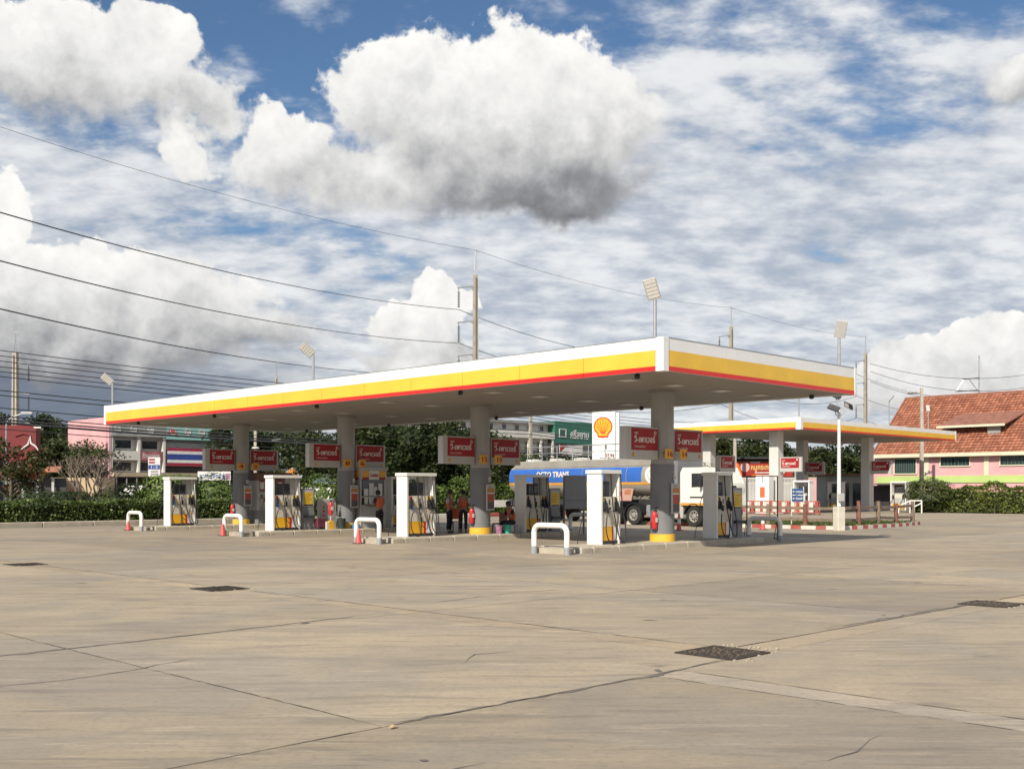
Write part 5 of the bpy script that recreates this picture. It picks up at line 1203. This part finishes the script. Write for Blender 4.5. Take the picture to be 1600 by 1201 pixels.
# orange shop
t = thing('orange_shop', 'food shop with red and orange signboard under a dark roof behind a white picket fence', 'shop', (gx(1142, 106), 106, 0), 0)
MB().box(-.5, 6.5, .5, 5, 0, 4.6).build('wall', GRY, t); MB().cbox(-.8, 6.9, -.6, 5.2, 4.75, 4.95, .03).build('roof', DARK, t)
sg = MB().box(0, 6.0, -.1, .05, 3.05, 4.55).build('signboard', mat('signboard_red', (.33, .03, .02), .5, .15, 2.), t)
MB().yprism([(.0, 3.06), (.0, 4.45), (.65, 4.45), (1.1, 3.06)], -.115, -.101).build('orange_corner', mat('signboard_orange', (.75, .17, .02), .5), sg); q = MB().lathe([(.45, 0), (.45, .015)], 20).build('round_emblem', mat('emblem_pink', (.62, .38, .36), .5), sg, loc=(1.35, -.101, 3.95)); q.rotation_euler[0] = R(90)
lettering('หมูกระทะจัดเต็ม', .70, mat('signboard_yellow', (.72, .52, .18), .5), sg, (1.9, -.115, 3.72), width=3.3, bold=.02); MB().box(2.3, 5.2, -.112, -.101, 3.38, 3.48).build('sign_line', FLW, sg); MB().box(2., 2.9, -.112, -.101, 3.1, 3.25).build('sign_line', MATS['signboard_orange'], sg); MB().box(1.9, 2.8, -.112, -.101, 4.36, 4.48).build('sign_line', FLW, sg)
t = thing('picket_fence', 'white slatted picket fence below the orange shop sign', 'fence', (gx(1120, 101), 101, 0), 0)
pk = MB()
for k in range(64): pk.box(k*.13, k*.13+.075, 0, .04, .3, 2.75)
o = pk.build('pickets', WLL, t); o['kind'] = 'stuff'; MB().box(-.05, 8.4, .041, .08, .5, .6).build('rail', WLL, t); MB().box(-.05, 8.4, .041, .08, 2.3, 2.4).build('rail', WLL, t); MB().box(-.05, 8.4, -.02, .10, 2.76, 2.9).build('top_rail', WLL, t)
# shophouse row across the road; local x = r, y = l
sh = thing('shophouse_row', 'row of pale and teal shophouses with a pink end wall and flag-striped banner', 'building', W(125., 57.6), RZ)
MB().box(0, 7.0, .6, 10.7, 0, 8.3).build('wall', WLL, sh); MB().box(-.25, -.002, -.3, 11.2, 3.0, 10.4).build('pink_end_wall', PINK2, sh); MB().box(-.20, -.002, -.2, 11.2, 1.6, 2.99).build('pale_blue_band', WLL, sh); MB().box(-.20, -.002, -.2, 11.2, 0, 1.59).build('ochre_foot', mat('ochre_wall', (.55, .34, .17), .8, .1, 1.), sh)
MB().box(0, 7.0, -.4, .598, 8.2, 9.6).build('parapet', GRY, sh); MB().box(7.02, 16.4, .5, 10.7, 0, 8.2).build('teal_house_wall', GRY, sh); tp = MB().box(7.02, 16.4, -.4, .49, 8.0, 9.75).build('teal_parapet', TEALW, sh)
for x in (.6, 2.6, 4.8, 7.7, 9.7, 11.6, 13.6): q = MB().lathe([(.42, 0), (.42, .05), (.34, .05), (.34, .02)], 18).build('round_vent', WLL, sh, loc=(x+.2, -.40, 8.95)); q.rotation_euler[0] = R(90)
MB().yprism([(7.1, 8.7), (7.6, 9.4), (8.2, 9.2), (8.6, 8.3), (7.5, 8.5)], -.43, -.401).build('mural_bird', mat('mural_red', (.55, .12, .12), .7), sh)
for x in (0.02, 3.45, 6.7): MB().yprism([(x, 3.9), (x+.22, 3.9), (x+.30, 8.2), (x-.05, 8.2)], -.25, .58).build('pier', WLL, sh)
for x0, x1 in ((.9, 2.9), (4.3, 6.3)):
    window(sh, x0, x1, 6.75, 7.75, .6, GLASS, 0); window(sh, x0-.3, x1, 4.1, 5.1, .6, DARK, 0)
MB().box(.3, 3.4, -.22, .3, 5.35, 6.45).build('balcony_front', WLL, sh); MB().box(3.72, 6.65, -.22, .3, 5.35, 6.45).build('balcony_front', mat('faded_maroon', (.34, .12, .13), .7, .3, 1.), sh); lettering('ร้านอาหาร', .7, FLW, sh, (4.0, -.24, 5.65), width=2.2)
MB().box(-.1, 16.4, -1.4, .48, 3.35, 3.85).build('awning', mat('tan_awning', (.42, .34, .24), .8, .1, 1.), sh); MB().box(.2, 16.2, .40, .47, .1, 3.2).build('shop_opening', DARK, sh)
for k in range(13): MB().box(.2+1.25*k, .32+1.25*k, -1.3, -1.2, 0, 3.3).build('awning_post', GRY, sh)
fl = MB().box(7.25, 12.4, -.18, -.10, 4.75, 6.95).build('flag_banner', MAROON, sh)
for z0, z1, m in ((5.12, 5.49, FLW), (5.49, 6.21, FLB), (6.21, 6.58, FLW)): MB().box(7.25, 12.4, -.20, -.181, z0, z1).build('flag_stripe', m, fl)
MB().box(7.1, 16.2, .30, .45, 3.9, 4.7).build('dark_upper_window', DARK, sh); MB().box(7.05, 16.3, .2, .46, 4.72, 7.6).build('stained_panel', GRY, sh)
dsh = MB().lathe([(.05, 0), (.5, .10), (.95, .36), (.97, .36), (.5, .13), (.05, .03)], 20).build('satellite_dish', DARK, sh, loc=(13.2, -.9, 8.4)); dsh.rotation_euler = (R(70), 0, 0); MB().tube([(13.2, -.6, 8.0), (13.2, -.85, 8.4)], .06, 6).build('dish_arm', STEEL, sh)
t = thing('hanging_shop_banner', 'white cloth banner with dark blue lettering under sign four', 'banner', (gx(309, 96), 96, 2.6), 0)
MB().box(0, 2.9, -.02, .02, 0, .78).build('cloth', FLW, t); lettering('อาเภอจักร', .5, FLB, t, (.15, -.03, .22), width=1.9, bold=.02); MB().yprism([(2.15, .12), (2.3, .7), (2.45, .12)], -.03, -.021).build('blue_spike', FLB, t); MB().box(2.5, 2.85, -.03, -.021, .08, .6).build('mauve_figure', MAUVE, t)
for x in (.1, 2.8): MB().box(x-.04, x+.04, .021, .08, -2.6, .75).build('post', GRY, t)
t = thing('lot_sign', 'small white sign with blue strip on a post before the shophouses', 'sign', (gx(241, 82), 82, 0), R(5))
MB().box(-.44, .44, -.03, .03, 2.75, 4.2).build('panel', FLW, t); MB().box(-.42, .42, -.045, -.031, 3.3, 3.62).build('blue_strip', FLB, t); lettering('1-2', .22, FLW, t, (-.3, -.05, 3.38), width=.5)
for z in (3.74, 3.96): MB().box(-.38, .05, -.045, -.031, z, z+.13).build('red_line', MAROON, t)
for z in (2.88, 3.08): MB().box(-.25, .3, -.045, -.031, z, z+.09).build('grey_line', GREY, t)
MB().box(-.04, .04, .031, .10, 0, 4.2).build('post', DARK, t)
t = thing('pale_awning', 'pale slanted sheet awning behind the hedge near the pink wall', 'awning', (gx(180, 78), 78, 0), 0); MB().add([(0, 0, 1.3), (1.5, 0, 1.4), (1.9, 1.2, 2.05), (.5, 1.2, 2.0), (0, 0, 1.34), (1.5, 0, 1.44), (1.9, 1.2, 2.09), (.5, 1.2, 2.04)], [(3, 2, 1, 0), (4, 5, 6, 7), (0, 1, 5, 4), (1, 2, 6, 5), (2, 3, 7, 6), (3, 0, 4, 7)]).build('sheet', PAPER, t)
for p in ((.05, .05), (1.4, .05), (.6, 1.1), (1.8, 1.1)): MB().box(p[0]-.03, p[0]+.03, p[1]-.03, p[1]+.03, 0, 1.3+.55*p[1]).build('post', DARK, t)
# red shop at the far end
rb = thing('red_shop', 'dark red shop front with white curved ornament and a tiled awning', 'shop', (gx(-14, 108), 108, 0), R(3))
RW = mat('dull_red_wall', (.17, .026, .028), .8, .12, .5, dirt=.3)
MB().box(-2, 4.2, .4, 1.6, 0, 8.2).build('wall', RW, rb); MB().box(-2, 5., 0, .39, 3.0, 3.6).build('fascia_strip', SRED, rb); MB().box(-1.9, 7.2, .30, .39, .1, 2.95).build('shop_opening', DARK, rb)
orn = MB(); orn.tube([(2.6, .3, 5.6), (3.1, .3, 6.0), (3.5, .3, 6.3), (3.7, .3, 7.2), (3.75, .3, 6.4), (4.2, .3, 6.1), (4.6, .3, 5.5)], [.04, .08, .10, .03, .10, .08, .04], 7); orn.build('white_ornament', FLW, rb, True)
MB().tube([(2.2, .32, 7.1), (3.0, .32, 7.35), (3.7, .32, 7.2)], .06, 6).build('upper_ornament', RW, rb); MB().box(4.0, 4.7, .37, .395, 7.9, 8.05).build('name_strip', FLW, rb)
for x in (.6, 1.9, 3.2, 4.6, 6.1): MB().box(x-.12, x+.12, -.3, -.1, 0, 3.0).build('pillar', LGREY, rb)
MB().xprism([(-1.4, 3.6), (-.1, 4.1), (-.1, 4.0), (-1.4, 3.5)], 4.2, 7.0).build('tiled_awning', TILE, rb); MB().box(5.2, 10.2, 1.5, 6, 0, 3.0).build('cream_annex', mat('cream_annex', (.50, .38, .24), .8, .1, 1.), rb)
for k in range(6): MB().box(7.2+.25*k, 7.27+.25*k, 1.40, 1.49, .8, 1.9).build('fence_bar', TILE, rb)
# pale blue house and sheds behind the trees
t = thing('blue_house', 'small pale blue boarded house with gable roof behind the round lamp', 'house', (gx(432, 104), 104, 0), R(20))
LBL = mat('pale_blue_boards', (.50, .56, .55), .75, .06, 1., dirt=.15)
for k in range(12): MB().box(0, 3.2, -.02*(k % 2), 4, .25+.3*k, .545+.3*k).build('board', LBL, t)
MB().box(0, 3.2, .05, 3.9, 0, .249).build('base', GRY, t); MB().yprism([(-.4, 3.8), (1.9, 5.1), (3.6, 4.3), (3.6, 4.15), (1.9, 4.95), (-.4, 3.65)], -.5, 4.4).build('roof', mat('blue_grey_roof', (.16, .22, .24), .7, .1, 1.), t); MB().yprism([(0, 3.86), (1.9, 4.90), (3.2, 4.25), (3.2, 3.86)], -.01, .2).build('gable', LBL, t)
MB().box(.5, 1.2, -.05, -.025, .3, 2.2).build('door', DARK, t); MB().box(1.5, 2.0, -.05, -.025, 1.0, 2.1).build('window', GLASS, t)
t = thing('tin_shed', 'shed with pale blue tin roof and dark open front behind the column', 'shed', (gx(488, 86), 86, 0), R(-4)); MB().add([(0, 0, 2.3), (3., 0, 2.2), (3., 3, 2.9), (0, 3, 3.0), (0, 0, 2.36), (3., 0, 2.26), (3., 3, 2.96), (0, 3, 3.06)], [(3, 2, 1, 0), (4, 5, 6, 7), (0, 1, 5, 4), (1, 2, 6, 5), (2, 3, 7, 6), (3, 0, 4, 7)]).build('tin_roof', mat('tin_blue', (.30, .38, .44), .5, .1, 2., metal=.3), t); MB().box(.1, 2.9, 2.8, 2.9, 0, 2.85).build('back_wall', DARK, t)
for x in (.1, 1.5, 2.9): MB().box(x-.05, x+.05, .1, .2, 0, 2.25).build('post', WOOD, t)
for k, (x, w_) in enumerate(((478, 1.0), (505, 1.5))): t = thing('white_panel_board', ['narrow white board leaning behind the poster kiosk', 'wide white board behind the round column by the booth'][k], 'board', (gx(x, 76), 76, .9), R(4)); MB().box(-w_/2, w_/2, -.03, .03, .0, 1.0).build('sheet', PYW, t); MB().box(-w_/2+.05, -w_/2+.11, .031, .09, -.9, .9).build('post', GRY, t); MB().box(w_/2-.11, w_/2-.05, .031, .09, -.9, .9).build('post', GRY, t)
# school building behind the tanker
sc_ = thing('school_building', 'long white two-tier building with green end block and white lettering', 'building', W(108., 98.), RZ)
MB().box(0, 18.2, .8, 10, 0, 11.2).build('wall', WLL, sc_); MB().box(0, 18.2, -.6, .79, 9.15, 10.05).build('gallery_front', WLL, sc_); MB().box(0, 18.2, -.6, .79, 5.6, 6.3).build('gallery_front', WLL, sc_); MB().box(0, 18.4, -.3, 10.2, 11.21, 11.5).build('roof_edge', GRY, sc_)
for k in range(7): window(sc_, 1.1+2.55*k, 1.9+2.55*k, 10.3, 11.0, .8, GLASS, 0, WLL)
for k in range(8): MB().box(.3+2.5*k, .62+2.5*k, -.5, -.2, 0, 9.1).build('pier', WLL, sc_)
for k in range(7): window(sc_, 1.0+2.5*k, 2.2+2.5*k, 7.0, 8.6, .8, DARK, 0, GRY); window(sc_, 1.0+2.5*k, 2.2+2.5*k, 3.4, 5.0, .8, DARK, 0, GRY)
g_ = MB().box(18.3, 29., -.5, 10, 8.6, 11.8).build('green_block', DGRN, sc_); window(sc_, 19.3, 20.6, 9.6, 10.6, -.5, GLASS, 4, FLW)
lettering('ศรีสยาม  วองน', 1.6, FLW, sc_, (21.6, -.53, 9.4), width=7.6, bold=.02); MB().box(18.3, 29., .0, 10, 0, 8.59).build('lower_wall', GRY, sc_); MB().box(.3, 4.4, -.65, -.605, 9.2, 9.95).build('green_panel', mat('faded_green', (.20, .34, .18), .7), sc_)
q = MB().box(18.6, 23.6, -1.2, -1.1, 6.7, 8.3).build('round_arrow_board', FLW, sc_); MB().yprism([(18.6, 8.3), (20.2, 8.3), (18.6, 7.2)], -1.22, -1.201).build('red_corner', SRED, q)
# white block glimpsed above the trees
t = thing('distant_white_block', 'pale concrete block showing above trees left of sign ten', 'building', (gx(692, 190), 190, 0), R(10)); MB().box(-2., 2., 0, 6, 0, 13.2).build('wall', WLL, t); MB().box(-2.2, 2.2, -.2, 6.2, 13.21, 13.7).build('parapet', WLL, t)

# ================================================================== poles, wires, street lamps
def insul(par, x, z0, n=8, h=1.5, m=None):
    s = MB()
    for k in range(n): s.lathe([(.05, z0-h*(k+.75)/n), (.15, z0-h*(k+.6)/n), (.13, z0-h*(k+.45)/n), (.05, z0-h*(k+.3)/n)], 10, (x, 0))
    s.tube([(x, 0, z0+.25), (x, 0, z0-h)], .03, 6); return s.build('insulator_string', mat('insulator', (.07, .05, .045), .4, .1, 4.), par, True)
def hv_pole(loc, label, H=21.5, side=-1, rz=RZ, w=.46, top=2.3):
    t = thing('power_pole', label, 'utility pole', loc, rz, 'tall concrete power poles')
    MB().add([(-w*.62, -w*.5, 0), (w*.62, -w*.5, 0), (w*.62, w*.5, 0), (-w*.62, w*.5, 0), (-w*.42, -w*.36, H), (w*.42, -w*.36, H), (w*.42, w*.36, H), (-w*.42, w*.36, H)], [(0, 3, 2, 1), (4, 5, 6, 7), (0, 1, 5, 4), (1, 2, 6, 5), (2, 3, 7, 6), (3, 0, 4, 7)]).build('shaft', POLEC, t)
    g = MB().box(-.05, .05, -w*.52-.02, -w*.45, 0, H-.3).build('groove_shade_strip', mat('groove_shadow', (.16, .14, .11), .9), t)  # raised strip; the shadow of a groove is painted into its dark colour
    for k, x in enumerate((-.12, .12)): MB().tube([(x, 0, H), (0, 0, H+top)], .035, 6).build('peak_strut', STEEL, t)
    MB().tube([(-.1, 0, H+top), (.35, 0, H+top-.12)], .04, 6).build('peak_arm', STEEL, t)
    for z in (H-1.2, H-4.4, H-7.5):
        MB().bar((0, 0, z+.18), (1.75*side, 0, z-.12), .10, .12).build('cross_arm', STEEL, t); MB().bar((.0, 0, z-.25), (.5*side, 0, z+.05), .05).build('arm_brace', STEEL, t); insul(t, 1.62*side, z-.42)
    return t
def wire(name, pts, r, label, group=None, cat='power line', n=40):
    """a sagging line through three points (quadratic in between)"""
    a, b, c = [Vector(p) for p in pts]; P = []
    for i in range(n+1):
        s = i/n; P.append(a*(2*(s-.5)*(s-1))+b*(4*s*(1-s))+c*(2*s*(s-.5)))
    return tag(MB().tube(P, r, 5).build(name, WIRE, None, True), label, cat, group)
HV = [(74., 69.2), (74.5, 112.), (75., 147.)]
hv_pole(W(74., 69.2), 'tallest concrete power pole with three insulator arms rising behind the canopy', 21.7, -1, R(20))
hv_pole(W(74.5, 112.), 'concrete power pole seen above the short end of the main canopy', 21.5, -1, R(20)); hv_pole(W(75., 147.), 'concrete power pole left of the red tiled roof', 21.5, -1, R(20))
p28 = hv_pole((gx(24, 118), 118, 0), 'weathered power pole at the edge above the red shop', 16.6, 1, R(-12), .6, 2.2); hv_pole((gx(432, 190), 190, 0), 'small distant power pole behind the main canopy roof', 21.5, 1, R(0))
arm = Vector((-1.62*math.cos(R(20)), -1.62*math.sin(R(20)), 0))
def Wv(l, r, z): return Vector(W(l, r, z))
nm = ['uppermost', 'middle', 'lowest']
for k, (z0, z1) in enumerate(((20.3, 18.4), (17.2, 15.3), (14.2, 12.2))):
    for s in (-.12, .12):
        e_ = Wv(74., 69.2, z1)+arm; a = Wv(72.6, 8., z0+2.1+.0); mid = Wv(72.8, 38.5, z1-.10+.0)
        wire('conductor', [a+Vector((s, s, 0)), mid+Vector((s, s, .02)), e_+Vector((s*.3, s*.3, 0))], .024, nm[k]+' twin power line sweeping down to the tallest pole', 'paired conductors of the high line, '+nm[k])
    for i, (p, q) in enumerate(zip(HV, HV[1:])):
        a = Wv(p[0], p[1], z1)+arm; b = Wv(q[0], q[1], z1-.1)+arm; wire('conductor', [a, (a+b)/2-Vector((0, 0, 2.0)), b], .03, nm[k]+' power line running from '+('the tallest pole to the next' if i == 0 else 'the second pole towards the red roof'))
    a = Wv(75., 147., z1)+arm; b = Wv(75., 195., z1)+arm; wire('conductor', [a, (a+b)/2-Vector((0, 0, 1.6)), b], .03, nm[k]+' power line passing over the red tiled roof')
wire('ground_wire', [Wv(73.5, 5., 28.5), Wv(74., 36., 24.6), Wv(74., 69.2, 24.)], .016, 'thin topmost earth wire left of the tallest pole tip'); wire('ground_wire', [Wv(74., 69.2, 24.), Wv(74.2, 90., 23.0), Wv(74.5, 112., 23.8)], .016, 'thin earth wire from the tallest pole tip towards the next pole'); wire('ground_wire', [Wv(74.5, 112., 23.8), Wv(74.8, 130., 23.2), Wv(75., 147., 23.8)], .016, 'thin earth wire between the two poles above the short canopy end')
GB = 'bundle of low street cables beyond the hedge'
for k, (z, d, r_) in enumerate(((10.5, 0, .028), (10.25, .6, .028), (9.85, 0, .028), (9.6, .8, .03), (9.25, .4, .03), (8.9, 0, .03), (8.1, .5, .035), (7.75, 0, .035), (7.0, .3, .03), (6.5, .1, .035), (6.3, .5, .05), (6.1, .2, .07), (5.7, .3, .03))):
    wire('street_cable', [Wv(69.5+d, 14., z+.35), Wv(69.5+d, 42., z-.75), Wv(69.5+d, 72., z-.9)], r_, 'one of the dark street cables crossing low behind the hedge', GB)
    wire('street_cable', [Wv(69.5+d, 72., z-.9), Wv(69.5+d, 95., z-1.5), Wv(70.+d, 118., z-.6)], r_, 'one of the dark street cables crossing low behind the hedge', GB)
def st_pole(loc, label, H, arms=1, rz=RZ):
    t = thing('street_pole', label, 'utility pole', loc, rz, 'short street cable poles')
    MB().add([(-.17, -.14, 0), (.17, -.14, 0), (.17, .14, 0), (-.17, .14, 0), (-.12, -.10, H), (.12, -.10, H), (.12, .10, H), (-.12, .10, H)], [(0, 3, 2, 1), (4, 5, 6, 7), (0, 1, 5, 4), (1, 2, 6, 5), (2, 3, 7, 6), (3, 0, 4, 7)]).build('shaft', POLEC, t)
    for k in range(arms): MB().bar((-.2, 0, H-.5-.7*k), (-1.3, 0, H-.5-.7*k), .09).build('cross_arm', DARK, t)
    for k in range(3): MB().lathe([(.04, 0), (.09, .05), (.09, .16), (.03, .2)], 8, (-.5-.35*k, 0)).build('pin_insulator', LGREY, t, loc=(0, 0, H-.45))
    return t
st_pole(W(69.6, 72.), 'street cable pole standing behind the wide sunlit pumps', 9.9); st_pole((gx(1440, 99), 99, 0), 'plain concrete pole in front of the pink building', 11., 1, 0.)
st_pole((gx(1148, 103), 103, 0), 'concrete pole left of the orange shop sign', 8., 1, 0.); st_pole((gx(399, 112), 112, 0), 'concrete pole carrying a shallow lamp shade near sign two', 9.4, 1, 0.)
t = thing('rooftop_gantry', 'thin steel mast with slanted brackets above the red roof', 'mast', (gx(1530, 125), 125, 0), 0); MB().tube([(0, 0, 0), (0, 0, 17.2)], [.14, .09], 8).build('mast', STEEL, t)
for z, x in ((14.6, -1.9), (13.2, -2.7)): MB().tube([(0, 0, z), (x, 0, z-.15)], .06, 6).build('bracket', DARK, t)
MB().tube([(-2.6, 0, 13.1), (-1.7, 0, 14.5)], .04, 6).build('stay', STEEL, t); MB().tube([(-1.2, 0, 14.5), (-.2, 0, 13.2)], .04, 6).build('stay', STEEL, t)
for k, (ya, yb) in enumerate(((590, 603), (602, 622), (618, 640))):
    a = Vector(at(1360, ya-22, 120)); c_ = Vector(at(1500, yb-12, 124)); d_2 = Vector(at(1640, yb-24, 128)); wire('roof_wire', [a, c_, d_2], .026, ['upper', 'middle', 'lower'][k]+' thin wire passing in front of the clouds over the red roof')
def street_lamp(loc, label, H, ln, rz):
    t = thing('street_lamp', label, 'street lamp', loc, rz, 'street lamps beyond the station')
    MB().tube([(0, 0, 0), (0, 0, H-.5), (.12, 0, H-.15), (.5, 0, H+.1), (ln, 0, H+.35)], [.09, .07, .06, .05, .04], 8).build('pole', STEEL, t, True)
    MB().cbox(ln-.1, ln+.75, -.14, .14, H+.30, H+.46, .04).build('lamp_head', LGREY, t); return t
street_lamp((gx(10, 80), 80, 0), 'curved street lamp at the hedge edge in front of the red shop', 7.0, 1.2, 0.); street_lamp((gx(463, 98), 98, 0), 'white street lamp with raised head between signs two and eight', 5.6, .6, R(-10)); street_lamp((gx(438, 105), 105, 0), 'thin grey street lamp bending towards the round shade', 6.2, -.7, 0.); street_lamp((gx(668, 100), 100, 0), 'pale lamp post among trees left of sign twelve', 5.6, -.5, 0.); street_lamp((gx(985, 100), 100, 0), 'street lamp just past the shell pylon', 7.2, -.8, 0.)
t = thing('round_shade_lamp', 'shallow round lamp shade hung from the concrete pole', 'lamp', (gx(399, 111.5), 111.5, 6.0), 0); MB().lathe([(.42, 0), (.30, .12), (.08, .2), (.05, .5)], 18).build('shade', PWHT, t, True)
t = thing('orange_disc_sign', 'round orange sign on a thin post in front of the blue house', 'sign', (gx(456, 92), 92, 0), 0); q = MB().lathe([(.42, 0), (.42, .05)], 24).build('disc', mat('disc_orange', (.55, .20, .04), .5), t, loc=(0, 0, 3.1)); q.rotation_euler[0] = R(90); MB().tube([(0, .06, 0), (0, .06, 3.4)], .04, 6).build('post', STEEL, t); q = MB().lathe([(.48, 0), (.48, .04)], 24).build('pale_disc', PWHT, t, loc=(.12, .1, 3.15)); q.rotation_euler[0] = R(90)
# white railing beside the far canopy
t = thing('white_railing', 'white tubular railing with sloping bar beside the yellow-footed pump', 'railing', (gx(1404, 82.5), 82.5, 0), R(-5))
for x in (0, .85, 1.15, 1.7): MB().tube([(x, 0, 0), (x, 0, .5 if x == 0 else .93)], .05, 8).build('post', PIPEW, t)
for a, b in (((0, 0, .5), (.85, 0, .93)), ((.85, 0, .93), (1.7, 0, .93)), ((0, 0, .42), (1.2, 0, .50)), ((1.2, 0, .5), (1.7, 0, .75))): MB().tube([a, b], .045, 8).build('bar', PIPEW, t)
